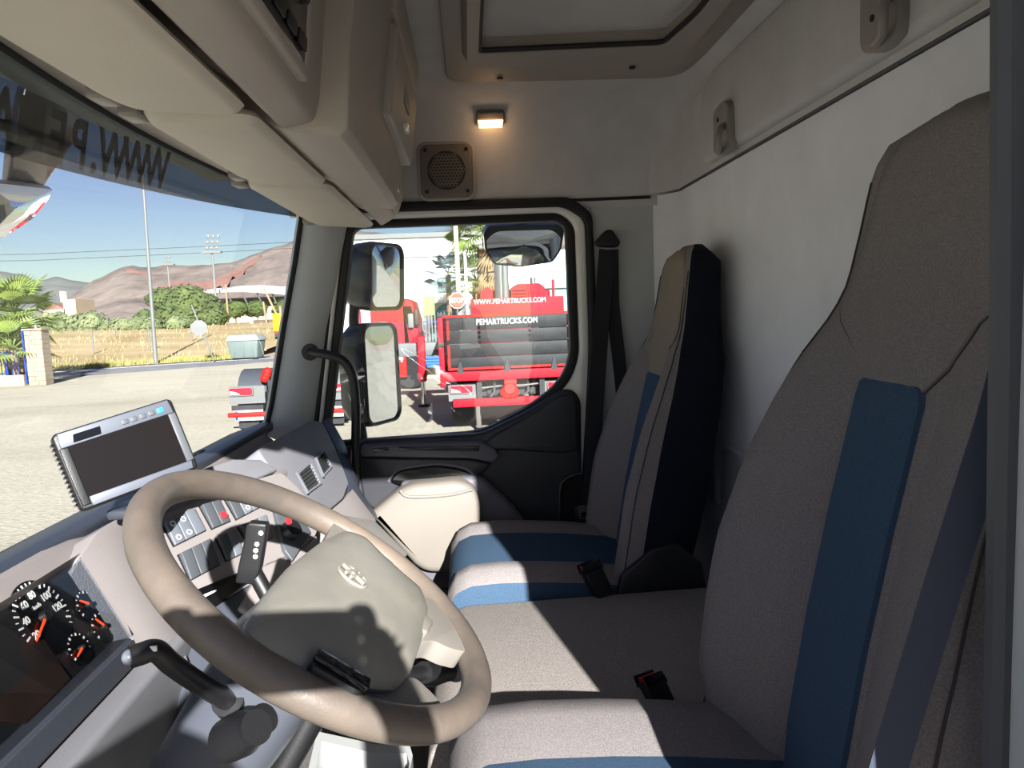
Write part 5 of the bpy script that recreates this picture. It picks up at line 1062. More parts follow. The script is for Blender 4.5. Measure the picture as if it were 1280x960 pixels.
# ---- house, stadium, lane wall
hs = thing('house', (120, 62.5, 0), 'small beige house with a white chimney among the bushes', 'house')
MB().box((123, 62.4, 3.4), (6, 1.9, 6.8)).build('wall', M['tan'], hs); MB().box((123, 64.8, 2.6), (6, 3.2, 5.4)).build('wing', M['tan'], hs)
MB().prism([(120, 63.2, 5.3), (120, 66.6, 5.3), (120, 65, 6.3)], (6, 0, 0)).build('roof', M['redearth'], hs); MB().box((121, 63.7, 7.3), (0.7, 0.7, 1.6)).build('chimney', M['white'], hs)
for y, z in ((62.1, 3.9), (61.7, 2.6)): MB().box((119.98, y, z), (0.1, 0.4, 0.8)).build('window', M['chassis'], hs)
std = thing('stadium', (160, 46, 0), 'low stadium grandstand with a white roof and tan wall below the hill', 'stadium')
MB().prism([(158, 30, 1), (158, 57, 1), (158, 57, 5.2), (158, 30, 5.2)], (3, 0, 0)).build('wall', M['tan'], std)
MB().loft([[(157, y, z), (172, y, z + 1.4), (172, y, z + 0.9), (157, y, z - 0.45)] for y, z in ((36, 7.7), (41, 8.3), (46, 8.8), (50, 8.9), (57, 8.5))]).build('roof', M['white'], std)
MB().box((168, 46, 5.6), (2, 24, 3.6)).build('shaded_stand', M['grey_steel'], std)
for y in range(37, 57, 3): MB().tube([(160, y, 4.6), (158, y + 0.8, 8.0)], 0.16, 6).build('strut', M['zinc'], std)
MB().box((120, 26.0, 1.2), (60, 0.4, 2.4)).build('lane_wall', M['tan'], std)
yt = thing('yellow_truck', (60, 15.2, 0), 'yellow truck parked on the lane beside the windscreen pillar', 'truck')
MB().box((62.5, 15.0, 2.1), (5, 1.6, 1.5)).build('box', M['yellow'], yt, bevel=0.05); MB().box((62.5, 15.0, 1.1), (5, 1.4, 0.3)).build('chassis', M['chassis'], yt)
for y in (14.5, 15.6): MB().lathe([(0, 0), (0.5, 0), (0.5, 0.3), (0, 0.3)], (60.6, y - 0.15, 0.5), (0, 1, 0), 16).build('wheel', M['tyre'], yt)
MB().box((67, 14.6, 3.0), (3, 2.0, 2.6)).build('cab', M['white'], yt, bevel=0.1)
MB().box((59.95, 15.0, 1.35), (0.05, 1.5, 0.12)).build('bumper', M['redrefl'], yt)
# ---- vehicles
def wheel(parent, c, r, w_, axis=(0, 1, 0), hubm='zinc'):
    a = Vector(axis); c = Vector(c)
    o = MB().lathe([(r * 0.55, 0), (r * 0.9, -0.01), (r, 0.05), (r, w_ - 0.05), (r * 0.9, w_ + 0.01), (r * 0.55, w_)], c - a * w_ / 2, a, 28).build('tyre', M['tyre'], parent)
    MB().lathe([(0, w_ * 0.25), (r * 0.2, w_ * 0.3), (r * 0.5, w_ * 0.1), (r * 0.58, 0.02), (r * 0.58, w_ - 0.02), (r * 0.5, w_ * 0.9), (0, w_ * 0.7)], c - a * w_ / 2, a, 20).build('wheel_hub', M[hubm], parent)
def rear_light(parent, c, w_, h_, flip=False):
    m4 = frame(c, (-1, 0, 0)); s_ = -1 if flip else 1
    lp = plate('tail_lamp', [rrect(w_, h_, h_ * 0.25)], 0.06, m4, M['redlens'], parent, bevel=0.01)
    q = m4.copy(); q.translation = Vector(c) + Vector((-0.032, 0, 0))
    plate('reversing_lens', [[(-s_ * w_ * 0.46, -h_ * 0.38), (-s_ * w_ * 0.02, -h_ * 0.38), (-s_ * w_ * 0.20, -h_ * 0.05), (-s_ * w_ * 0.46, h_ * 0.15)][::s_]], 0.006, q, M['icon'], lp)
    plate('lamp_rim', [rrect(w_ + 0.03, h_ + 0.03, h_ * 0.28), rrect(w_, h_, h_ * 0.25)], 0.04, m4, M['zinc'], lp)
def chequer(parent, c, w_, h_):
    pl = plate('chequer_plate', [rrect(w_, h_, 0.01)], 0.01, frame(c, (-1, 0, 0)), M['chequer'], parent)
    mb = MB()
    for i in range(int(w_ / 0.055)):
        for j in range(int(h_ / 0.055)):
            u = -w_ / 2 + 0.04 + i * 0.055; z = -h_ / 2 + 0.03 + j * 0.055
            if u < w_ / 2 - 0.02: mb.box(Vector(c) + Vector((-0.007, -u, z)), (0.006, 0.034, 0.010), Euler((R(45 if (i + j) % 2 else -45), 0, 0)))
    tag(mb.build('tread_stud', M['steel'], pl, smooth=False), kind='stuff')
# tractor unit seen from behind, either side of the windscreen pillar
tu = thing('tractor_unit', (16, 3.9, 0), 'low dark tractor unit seen from behind across the windscreen pillar', 'truck')
TX = 14.5; TY = 3.87
MB().box((17.5, TY, 0.95), (6.0, 0.85, 0.28)).build('chassis', M['chassis'], tu, bevel=0.02)
for s_ in (1, -1):
    yc = TY + s_ * 0.88
    secs = []
    for k in range(11):
        a = R(-15 + 210 * k / 10); secs.append([(15.55 - 0.66 * math.cos(a), yc + u, 0.62 + 0.66 * math.sin(a)) for u in (-0.31, 0.31)] + [(15.55 - 0.62 * math.cos(a), yc + u, 0.62 + 0.62 * math.sin(a)) for u in (0.31, -0.31)])
    MB().loft(secs).build('mudguard', mat('grey_mudguard', (64, 68, 74), 0.5) if s_ > 0 else M['grey_steel'], tu)
    wheel(tu, (15.55, yc - s_ * 0.04, 0.52), 0.52, 0.52)
    MB().box((TX + 0.02, yc - s_ * 0.02, 0.80), (0.02, 0.74, 0.36)).build('light_bracket', M['zinc'], tu)
    chequer(tu, (TX - 0.005, yc - s_ * 0.02, 0.69), 0.74, 0.16)
    rear_light(tu, (TX - 0.03, yc + s_ * 0.09, 0.87), 0.48, 0.15, s_ < 0)
    MB().box((TX - 0.06, yc - s_ * 0.01, 0.385), (0.05, 0.80, 0.10)).build('reflector_bar', M['redrefl'], tu, bevel=0.03)
    pl_ = MB().box((TX, yc - s_ * 0.04, 0.36), (0.03, 0.58, 0.22)).build('number_plate', M['icon'], tu, bevel=0.005)
    MB().box((TX - 0.018, yc - s_ * 0.04 + 0.26, 0.36), (0.004, 0.05, 0.2)).build('plate_band', M['bluepaint'], pl_)
    MB().box((TX + 0.06, yc, 0.52), (0.05, 0.66, 0.10)).build('bumper_beam', M['chassis'], tu)
    MB().box((TX + 0.15, yc + s_ * 0.02, 0.20), (0.02, 0.42, 0.26)).build('mud_flap', M['chassis'], tu)
MB().box((TX + 0.05, TY + 0.60, 0.93), (0.03, 0.06, 0.07)).build('side_lamp', M['redlens'], tu)
MB().loft([[(14.9, TY + u, 1.15), (15.3, TY + u, 1.24), (16.1, TY + u, 1.22), (16.1, TY + u, 1.12)] for u in (-0.42, 0.42)]).build('fifth_wheel', M['chassis'], tu)
for z, dy in ((1.18, .52), (1.10, .56), (1.24, .50)): MB().sphere((14.85, TY + dy, z), 0.10, 10, 7).build('red_coupling', M['redrefl'], tu)
MB().box((19.8, TY, 1.9), (1.8, 1.4, 1.6)).build('cab', M['white'], tu, bevel=0.1)

# red tipper truck behind the door mirrors
rt = thing('red_tipper_truck', (24, 2.6, 0), 'red tipper truck standing behind the door mirrors', 'truck')
def ybox(name, y0, y1, x0, x1, z0, z1, m, bevel=0.0): return MB().box(((x0 + x1) / 2, (y0 + y1) / 2, (z0 + z1) / 2), (abs(x1 - x0), abs(y1 - y0), abs(z1 - z0)), None).build(name, m, rt, bevel=bevel)
MB().prism([(22, 3.55, 1.35), (22, 3.55, 3.0), (22, 2.5, 3.3), (22, 2.0, 2.75), (22, 1.85, 1.25)], (2.3, 0, 0)).build('tipper_body', M['red'], rt)
for k in range(9): MB().box((21.97, 3.45 - 0.15 * k, 2.05), (0.06, 0.05, 1.4)).build('body_rib', M['red'], rt)
ybox('white_panel', 3.30, 3.02, 21.90, 22.0, 1.3, 2.75, M['white'])
ybox('spare_body', 4.2, 3.62, 22.0, 24.0, 1.3, 2.75, M['red'])
cabp = MB().prism([(22, 2.05, 1.25), (22, 2.05, 2.7), (22, 1.9, 2.85), (22, 1.70, 2.75), (22, 1.58, 2.2), (22, 1.56, 1.3)], (2.2, 0, 0)).build('cab', M['red'], rt, bevel=0.04)
MB().prism([(21.97, 1.98, 2.05), (21.97, 1.98, 2.6), (21.97, 1.76, 2.6), (21.97, 1.66, 2.1)], (0.02, 0, 0)).build('cab_window', M['screen'], cabp)
MB().box((21.8, 1.60, 2.25), (0.06, 0.14, 0.50)).build('cab_mirror', M['chassis'], cabp, bevel=0.03); MB().box((21.85, 1.78, 2.15), (0.06, 0.18, 0.45)).build('cab_mirror', M['zinc'], cabp, bevel=0.03)
ybox('chassis', 4.0, 1.5, 22.2, 23.8, 0.75, 1.2, M['chassis'])
wheel(rt, (22.3, 1.88, 0.52), 0.52, 0.35, (1, 0, 0), 'redrefl')
for y in (2.9, 3.7): wheel(rt, (22.4, y, 0.52), 0.52, 0.35, (1, 0, 0))
MB().box((21.98, 2.16, 0.85), (0.2, 0.36, 0.9)).build('wheel_guard', M['redrefl'], rt, bevel=0.03)
text('fleet_number', '4', 0.34, frame((21.87, 2.16, 1.0), (-1, 0, 0)), M['icon'], rt, 0.004, bold=0.01)
MB().box((23, 1.25, 2.6), (0.6, 0.35, 0.6)).build('green_locker', M['green_paint'], rt)

# crane truck with dropside body, rear toward us
ct = thing('crane_truck', (15.5, -0.8, 0), 'red crane truck with black dropside body parked tail-on outside the door window', 'truck')
CX = 12.6; y0, y1 = 0.53, -1.95; zb, zt = 1.28, 2.28
def cbox(name, ya, yb, xa, xb, za, zb_, m, bevel=0.0, parent=None): return MB().box(((xa + xb) / 2, (ya + yb) / 2, (za + zb_) / 2), (abs(xb - xa), abs(yb - ya), abs(zb_ - za))).build(name, m, parent or ct, bevel=bevel)
cbox('bed_floor', y0, y1, CX, 17.2, 1.10, 1.24, M['red'], 0.01)
cbox('rear_sill', y0 + 0.01, y1, CX - 0.05, CX + 0.02, 1.06, 1.24, M['red'], 0.01)
tg = thing('x', (0, 0, 0), None, None); bpy.data.objects.remove(tg)
for k in range(4): cbox('dropside_board', y0 - 0.10, y1 + 0.1, CX - 0.03, CX + 0.01, 1.26 + 0.25 * k, 1.504 + 0.25 * k, M['board'], 0.008)
for s_, yy in ((1, y0), (-1, y1)):
    for k in range(4): cbox('side_board', yy - 0.02, yy + 0.02, CX + 0.1, 17.1, 1.26 + 0.25 * k, 1.495 + 0.25 * k, M['board'], 0.01)
    cbox('corner_post', yy - 0.05, yy + 0.05, CX - 0.04, CX + 0.06, 0.95, 2.30, M['red'], 0.01)
    cbox('post_catch', yy - 0.06, yy + 0.06, CX - 0.07, CX + 0.06, 1.72, 1.80, M['chassis'], 0.01)
    cbox('post_cap', yy - 0.06, yy + 0.06, CX - 0.05, CX + 0.06, 2.26, 2.34, M['chassis'], 0.01)
# reflective tape frame on the tailboard
cbox('reflective_tape', y0 - 0.04, y1, CX - 0.045, CX - 0.03, 2.255, 2.30, M['redrefl']); cbox('reflective_tape', y0 - 0.12, y0 - 0.16, CX - 0.045, CX - 0.03, 1.84, 2.2, M['redrefl']); cbox('reflective_tape', y0 - 0.12, y0 - 0.16, CX - 0.045, CX - 0.03, 1.30, 1.74, M['redrefl'])
for ya, yb in ((y0 - 0.12, y0 - 0.30), (y0 - 0.40, -0.62), (-0.76, -1.52), (-1.64, -1.9)): cbox('reflective_tape', ya, yb, CX - 0.045, CX - 0.03, 1.27, 1.31, M['redrefl'])
for yc in (0.19, -0.69, -1.58):
    MB().prism([(CX - 0.06, yc + 0.06, 1.22), (CX - 0.06, yc - 0.06, 1.22), (CX - 0.06, yc - 0.02, 1.42), (CX - 0.06, yc + 0.02, 1.42)], (0.04, 0, 0)).build('hinge', M['chassis'], ct)
for yc in (-0.19, -1.14):
    for z in (1.78, 1.88, 1.96, 2.06): MB().lathe([(0, 0), (0.03, 0), (0.03, 0.015), (0, 0.015)], (CX - 0.03, yc, z), (-1, 0, 0), 10).build('rope_cleat', M['gloss_black'], ct)
text('tailboard_lettering', 'PEMARTRUCKS.COM', 0.15, frame((CX - 0.036, -0.72, 2.15), (-1, 0, 0)), M['icon'], ct, 0.006, bold=0.0015, sx=0.78, space=1.08)
# headboard, crane and cab
cbox('headboard', -0.08, -2.4, 17.2, 17.3, 1.3, 2.66, M['red'], 0.01)
text('headboard_lettering', 'WWW.PEMARTRUCKS.COM', 0.17, frame((17.18, -1.05, 2.58), (-1, 0, 0)), M['icon'], ct, 0.006, bold=0.001, sx=0.80, space=1.06)
for a, b, zz in ((-0.35, -0.70, 2.98), (-1.15, -2.05, 3.03)):
    MB().prism(rpoly([(18.2, a, 2.3), (18.2, a, zz - 0.12), (18.2, a - 0.15, zz), (18.2, b + 0.15, zz), (18.2, b, zz - 0.12), (18.2, b, 2.3)], 0.05, 3), (1.2, 0, 0)).build('crane_housing', M['red'], ct)
for k in range(4): cbox('housing_louvre', -1.2, -1.55, 18.14, 18.2, 2.62 + 0.08 * k, 2.66 + 0.08 * k, M['red'])
cbox('housing_rib', -1.60, -1.66, 18.14, 18.2, 2.5, 3.0, M['red']); cbox('stake', -2.20, -2.26, 17.9, 18.0, 2.5, 3.1, M['red'])
MB().tube([(18.0, -0.90, 1.2), (18.0, -0.90, 4.6)], 0.19, 16).build('crane_column', M['steel'], ct); MB().tube([(17.8, -0.98, 2.55), (17.8, -0.98, 4.4)], 0.08, 12).build('lift_ram', M['zinc'], ct)
cbox('crane_base', -0.3, -1.7, 17.6, 18.6, 1.0, 1.8, M['red'], 0.03)
MB().tube([(18.1, -0.55, 3.1), (18.1, -0.55, 3.35), (18.1, -0.8, 3.37)], 0.025, 8).build('hose_arm', M['rubber'], ct)
MB().lathe([(0, 0), (0.08, 0), (0.08, 0.16), (0, 0.16)], (18.4, -1.75, 3.03), (0, 0, 1), 12).build('beacon', M['steel'], ct)
cbox('cab', -0.3, -2.3, 19.3, 21.0, 1.0, 2.9, M['red'], 0.08)
cbox('outrigger_beam', 2.6, -2.6, 17.6, 17.9, 1.28, 1.62, M['grey_steel'], 0.02)
MB().box((17.5, 1.22, 1.22), (0.20, 0.20, 1.15)).build('outrigger_leg', M['red'], ct, bevel=0.03)
MB().tube([(17.5, 1.22, 0.7), (17.5, 1.22, 0.06)], 0.055, 12).build('outrigger_ram', M['chrome'], ct); MB().lathe([(0, 0), (0.17, 0), (0.14, 0.06), (0, 0.07)], (17.5, 1.22, 0.0), n=16).build('outrigger_foot', M['rubber'], ct)
MB().lathe([(0, 0), (0.05, 0), (0.05, 0.02), (0, 0.02)], (17.58, 0.85, 1.44), (-1, 0, 0), 12).build('beam_hole', M['chassis'], ct)
# under the body: lights, beams, tow coupling, wheels
for s_, yc in ((1, 0.13), (-1, -1.62)):
    cbox('light_board', yc + 0.31, yc - 0.31, CX + 0.16, CX + 0.18, 0.66, 0.99, M['zinc']); chequer(ct, (CX + 0.150, yc, 0.735), 0.62, 0.14); rear_light(ct, (CX + 0.13, yc + s_ * 0.06, 0.89), 0.42, 0.14, s_ < 0)
cbox('underrun_bar', 0.36, -1.9, CX, CX + 0.12, 0.56, 0.71, M['red'], 0.01)
for yc in (-0.15, -1.35): cbox('bar_bracket', yc + 0.05, yc - 0.05, CX + 0.06, CX + 0.14, 0.6, 1.1, M['chassis'])
cbox('chassis_rail', -0.30, -0.42, CX + 0.3, 21, 0.75, 1.08, M['chassis']); cbox('chassis_rail', -1.1, -1.22, CX + 0.3, 21, 0.75, 1.08, M['chassis']); cbox('cross_member', -0.2, -1.3, CX + 0.35, CX + 0.5, 0.72, 1.06, M['chassis'])
tow = MB().sphere((CX + 0.02, -0.72, 0.80), 0.17, 14, 9, (0.8, 1.15, 0.75)).build('tow_coupling', M['redrefl'], ct); MB().lathe([(0, 0), (0.11, 0), (0.11, 0.22), (0, 0.22)], (CX + 0.05, -0.85, 0.98), (0, 1, 0), 14).build('coupling_head', M['redrefl'], tow); MB().lathe([(0, 0), (0.14, 0), (0.10, 0.1), (0, 0.1)], (CX - 0.02, -0.72, 0.86), (-1, 0, 0.3), 14).build('coupling_mouth', M['redrefl'], tow)
MB().tube([(CX + 0.2, 0.1, 0.96), (CX + 0.15, -0.2, 0.90), (CX + 0.2, -0.55, 0.92), (CX + 0.15, -1.0, 0.92), (CX + 0.2, -1.5, 0.95)], 0.02, 6).build('air_hose', M['steel'], ct)
for yc in (-0.45, -1.10): MB().tube([(CX + 0.2, yc, 1.0), (CX + 0.15, yc + 0.02, 0.8), (CX + 0.1, yc + 0.10, 0.72)], 0.022, 6).build('hook_bar', M['steel'], ct)
for yc in (0.12, -1.62):
    for x in (14.0, 15.4): wheel(ct, (x, yc, 0.50), 0.50, 0.56)
wheel(ct, (19.9, 0.2, 0.5), 0.5, 0.35); wheel(ct, (19.9, -1.8, 0.5), 0.5, 0.35)
MB().tube([(13.25, -0.12, 0.06), (13.25, -0.12, 0.62)], 0.05, 10).build('stabiliser_ram', M['chrome'], ct); MB().lathe([(0, 0), (0.12, 0), (0.1, 0.05), (0, 0.06)], (13.25, -0.12, 0.0), n=14).build('stabiliser_foot', M['rubber'], ct)

# ---- yard edge: fence, plank stack, kerb wall, sheds, poles, front stop sign
fn = thing('spiked_fence', (26, 1.8, 0), 'pale steel yard fence with spiked pickets in front of the warehouse', 'fence')
MB().box((26, 0.5, 0.22), (0.3, 9, 0.44)).build('kerb_wall', M['stone2'], fn)
for k in range(34): MB().loft([[(26 + a * 0.02, 3.4 - 0.115 * k + b * 0.02, z) for a, b in ((-1, -1), (1, -1), (1, 1), (-1, 1))] for z in (0.44, 2.28)] + [[(26, 3.4 - 0.115 * k, 2.42)] * 4]).build('picket', M['zinc'], fn, smooth=False)
for z, m in ((0.6, 'zinc'), (2.05, 'bluepaint')): MB().box((26.03, 1.5, z), (0.03, 4.2, 0.06)).build('rail', M[m], fn)
st2 = thing('plank_stack', (25.3, 1.2, 0.3), 'stack of blue boards lying along the yard fence', 'stack of boards')
for k in range(4): MB().box((25.3, 0.9, 0.48 + 0.10 * k), (0.4, 3.4 - 0.15 * k, 0.085)).build('board', mat('blue_board', (40, 96, 190), 0.5) if k == 0 else st2.children[0].data.materials[0], st2, bevel=0.01)
wh = thing('warehouse', (40, 1.0, 0), 'big white industrial warehouse with teal shutters behind the trucks', 'warehouse')
MB().box((44, 1.45, 3.1), (16, 8.3, 6.25)).build('wall', M['white'], wh)
MB().box((35.96, 1.45, 6.2), (0.2, 8.4, 0.22)).build('parapet', M['zinc'], wh); MB().box((35.98, 1.45, 5.15), (0.08, 8.3, 0.05)).build('wall_joint', M['zinc'], wh)
for y, z, w_, h_, m in ((0.95, 3.75, 1.0, 0.75, 'teal_dark'), (1.2, 2.3, 1.2, 1.1, 'teal_dark'), (1.1, 0.9, 1.6, 1.5, 'teal')):
    fr_ = MB().box((35.95, y, z), (0.12, w_, h_)).build('shutter_frame', M['zinc'], wh); MB().box((35.9, y, z), (0.08, w_ - 0.12, h_ - 0.12)).build('shutter', M[m], fr_)
    for k in range(6): MB().box((35.86, y, z - h_ / 2 + (k + 0.7) * h_ / 7), (0.02, w_ - 0.14, 0.02)).build('shutter_slat', M['teal'], fr_)
sh = thing('shed', (40, -6, 0), 'teal roofed white shed to the right of the warehouse', 'shed')
MB().box((46, -8.5, 2.9), (6, 11, 5.8)).build('rear_wall', M['white'], sh); MB().box((38, -5.75, 1.7), (2, 5.8, 3.4)).build('wall', M['teal'], sh)
MB().prism([(36.8, -3.0, 3.4), (36.8, -8.2, 3.4), (36.8, -8.2, 4.1), (36.8, -4.2, 4.0)], (2.5, 0, 0)).build('roof', M['teal'], sh)
pn = thing('wall_sign', (42.9, -5.3, 4.9), 'small blue and white sign on the white shed wall', 'sign'); MB().box((42.93, -5.1, 5.0), (0.06, 0.8, 0.9)).build('board', mat('pale_blue_sign', (150, 170, 214), 0.5), pn)
pole('street_lamp', [(25.0, 0.30, 0), (25.0, 0.30, 7.5)], 0.085, mat('khaki_pole', (176, 178, 150), 0.5), 'thick khaki lamp post behind the red stop sign')
pole('flag_pole', [(26.5, 0.02, 0), (26.5, 0.02, 4.9)], 0.055, M['white'], 'thin white pole standing right of the stop sign')
s2_ = thing('stop_sign', (24.6, 0.35, 0), 'red octagonal stop sign facing the cab on a grey post', 'road sign')
MB().tube([(24.65, 0.36, 0), (24.65, 0.36, 3.1)], 0.035, 8).build('post', M['zinc'], s2_)
sm = frame((24.58, 0.36, 2.76), (-1, 0, 0)); o8 = [(0.29 * math.cos(R(22.5 + 45 * i)), 0.29 * math.sin(R(22.5 + 45 * i))) for i in range(8)]
plate('border', [o8], 0.02, sm, M['white'], s2_); q = sm.copy(); q.translation = Vector(sm.translation) + Vector((-0.012, 0, 0)); plate('sign_face', [[(x * 0.92, y * 0.92) for x, y in o8]], 0.006, q, M['signred'], s2_)
q = sm.copy(); q.translation = Vector(sm.translation) + Vector((-0.018, 0, 0)); text('lettering', 'STOP', 0.23, q, M['white'], s2_, 0.004, bold=0.006, sx=0.80)

# ---- our own truck's outside mirrors
def vprism(name, pts, depth, nrm_, m, parent, bevel): return MB().prism(pts, Vector(nrm_).normalized() * -depth).build(name, m, parent, bevel=bevel)
mr = thing('door_mirror', (1.15, 0.36, 1.95), 'twin black door mirrors on a post outside the passenger window', 'mirror')
MB().tube([(1.08,0.367,1.912), (1.13,0.389,2.068), (1.14,0.385,2.338), (1.14,0.371,2.485)], 0.017, 12).build('post', M['black'], mr)
gn = Vector((-0.47, -0.88, 0.0)).normalized(); gx = Vector((0.75, -0.66, 0)); 
def mirror_head(c, w_, h_, dep, nm, n_, tilt=0.0):
    n_ = Vector(n_).normalized(); m4 = frame(c, n_); hw, hh = w_ / 2, h_ / 2
    sh_ = MB(); secs = []
    for s_, d in ((1.0, 0.0), (1.02, -0.02), (0.98, -dep * 0.6), (0.80, -dep * 0.95), (0.5, -dep)): secs.append([m4 @ Vector((u * s_, v * s_, d)) for u, v in rrect(w_, h_, min(w_, h_) * 0.22)])
    hd_ = sh_.loft(secs).build(nm, M['housing'], mr, angle=50)
    q = m4.copy(); q.translation = m4 @ Vector((0, 0, 0.002)); plate('mirror_rim', [rrect(w_, h_, min(w_, h_) * 0.22), rrect(w_ - 0.022, h_ - 0.022, min(w_, h_) * 0.18)], 0.012, q, M['black'], hd_, bevel=0.004)
    g = MB(); rows_ = []; cu_ = 0.06 * w_
    lp = rrect(w_ - 0.022, h_ - 0.022, min(w_, h_) * 0.18)
    for s_ in (1.0, 0.75, 0.5, 0.25, 0.01): rows_.append([m4 @ Vector((u * s_, v * s_, 0.001 + tilt * (1 - s_ * s_))) for u, v in lp])
    g.loft(rows_, True, False).build('mirror_glass', M['mirror'], hd_, angle=180)
mirror_head((1.16,0.304,2.152), 0.205, 0.345, 0.12, 'main_housing', gn, 0.004)
mirror_head((1.14,0.268,2.478), 0.185, 0.225, 0.13, 'wide_angle_housing', (-0.52, -0.85, -0.06), 0.012)
km = thing('kerb_mirror', (1.25, -0.2, 2.5), 'wide black kerb mirror above the passenger window outside', 'mirror')
kp = [(1.22,-0.07,2.618), (1.22,-0.088,2.642), (1.22,-0.328,2.64), (1.22,-0.344,2.62), (1.22,-0.331,2.554), (1.22,-0.301,2.514), (1.22,-0.188,2.501), (1.22,-0.099,2.513), (1.22,-0.073,2.558)]
kb = rpoly(kp, 0.012, 3); kc = sum((Vector(p) for p in kb), Vector()) / len(kb)
def ksec(s_, dx, dz): return [kc + (Vector(p) - kc) * s_ + Vector((dx, 0, dz)) for p in kb]
kh = MB().loft([ksec(1.03, 0.0, 0), ksec(1.05, 0.03, 0.01), ksec(0.95, 0.09, 0.05), ksec(0.6, 0.13, 0.07)]).build('housing', M['housing'], km, angle=50)
MB().loft([[q + Vector((-0.002 - 0.012 * (1 - s_ * s_), 0, 0)) + Vector((0.14 * (q.z - kc.z), 0, 0)) for q in ksec(s_, 0, 0)] for s_ in (0.97, 0.7, 0.4, 0.02)], True, False).build('mirror_glass', M['mirror'], kh, angle=180)
MB().tube([kc + Vector((0.05, 0, 0.08)), kc + Vector((0.0, 0, 0.25)), kc + Vector((-0.15, 0, 0.30))], 0.02, 10).build('arm', M['black'], km)
fmr = thing('front_mirror', (0.1, 0.95, 2.55), 'rounded front mirror on a dark arm outside the windscreen top', 'mirror')
fc = Vector((0.281,0.98,2.607))
fb = [Vector(p) for p in rpoly([(0.169,0.98,2.626), (0.223,0.98,2.657), (0.364,0.98,2.671), (0.483,0.98,2.683), (0.457,0.98,2.653), (0.382,0.98,2.599), (0.27,0.98,2.547), (0.176,0.98,2.525)], 0.01, 3)]
fcc = sum(fb, Vector()) / len(fb); nrm2 = Vector((-0.55, -0.75, -0.35)).normalized()
fh = MB().loft([[fcc + (p - fcc) * s_ - nrm2 * d for p in fb] for s_, d in ((1.0, 0.0), (1.03, 0.02), (0.9, 0.07), (0.5, 0.10))]).build('housing', M['housing'], fmr, angle=50)
MB().loft([[fcc + (p - fcc) * s_ + nrm2 * (0.002 + 0.014 * (1 - s_ * s_)) for p in fb] for s_ in (0.98, 0.7, 0.4, 0.02)], True, False).build('mirror_glass', M['mirror'], fh, angle=180)
MB().prism([(0.382,1.02,2.689), (0.302,0.95,2.781), (0.308,0.92,2.882), (0.572,0.92,2.922), (0.525,0.95,2.796), (0.524,1.02,2.695)], (0.03, 0.04, 0.0)).build('arm', M['housing'], fmr, bevel=0.01)

# ------------------------------------------------------------------ the open driver door and the person on the step taking the photograph
d2 = setting('door_2')
DP = Matrix(((-1, 0, 0, 0), (0, 0, 1, 0), (0, 1, 0, 0), (0, 0, 0, 1))); DP.translation = Vector((0, 0.70, 0))
plate('frame', [rpoly([(1.03, 0.75), (1.90, 0.75), (1.90, 2.50), (1.78, 2.62), (1.03, 2.62)], 0.05), rpoly([(1.12, 1.98), (1.66, 1.90), (1.80, 2.10), (1.80, 2.45), (1.72, 2.53), (1.12, 2.53)], 0.05)], 0.05, DP, M['paint'], d2, bevel=0.01)
plate('pane', [rpoly([(1.11, 1.97), (1.66, 1.89), (1.81, 2.10), (1.81, 2.45), (1.72, 2.54), (1.11, 2.54)], 0.05)], 0.005, DP, M['glass'], d2)
DP2 = DP.copy(); DP2.translation = Vector((0, 0.665, 0)); plate('door_card', [rpoly([(1.06, 0.78), (1.87, 0.78), (1.87, 2.0), (1.64, 1.86), (1.06, 1.94)], 0.03)], 0.03, DP2, M['door_dark'], d2, bevel=0.01)
MB().box((-1.40, 0.62, 1.45), (0.45, 0.08, 0.30)).build('map_pocket', M['cream'], d2, bevel=0.03)
MB().box((-1.30, 0.05, 0.58), (0.62, 0.75, 0.06)).build('cab_step', M['chassis'], sk, bevel=0.01); MB().box((-1.05, 0.05, 0.70), (0.06, 0.75, 0.28)).build('step_riser', M['chassis'], sk)

def skinned(name, chains, m, parent, levels=2, root=0):
    """chains: lists of (point, radius); equal points are joined"""
    me = bpy.data.meshes.new(name); idx = {}; vs = []; es = []; rad = []
    for ch in chains:
        prev = None
        for p, r in ch:
            k = tuple(round(c, 4) for c in p)
            if k not in idx: idx[k] = len(vs); vs.append(Vector(p) - world_of(parent)); rad.append(r if isinstance(r, tuple) else (r, r))
            if prev is not None and prev != idx[k]: es.append((prev, idx[k]))
            prev = idx[k]
    me.from_pydata(vs, es, []); o = link(name, me, m, parent)
    md = o.modifiers.new('skin', 'SKIN'); md.use_smooth_shade = True
    me.skin_vertices[0].data  # layer made by the modifier
    for i, r in enumerate(rad): me.skin_vertices[0].data[i].radius = r
    me.skin_vertices[0].data[root].use_root = True
    sd = o.modifiers.new('smooth', 'SUBSURF'); sd.levels = levels; sd.render_levels = levels
    return o
skin_m = mat('skin', (206, 160, 134), 0.55); shirt_m = mat('navy_shirt', (40, 50, 78), 0.9, var=0.1, vscale=40); trouser_m = mat('dark_trousers', (52, 54, 60), 0.9); hair_m = mat('dark_hair', (36, 28, 24), 0.7); shoe_m = mat('brown_shoes', (70, 52, 40), 0.6)
pr = thing('person', (-1.82, 0.13, 0.61), 'person in navy shirt on the cab step holding up a phone', 'person')
PX = -1.80; V3 = lambda x, y, z: (x, y + (0.055 if x > -1.60 and z > 2.25 else 0.13), z)
pelv = V3(PX, 0.0, 1.50); ch_ = V3(PX + 0.02, 0.0, 1.98); neck = V3(PX + 0.02, 0.0, 2.10)
arms = []; hands = []
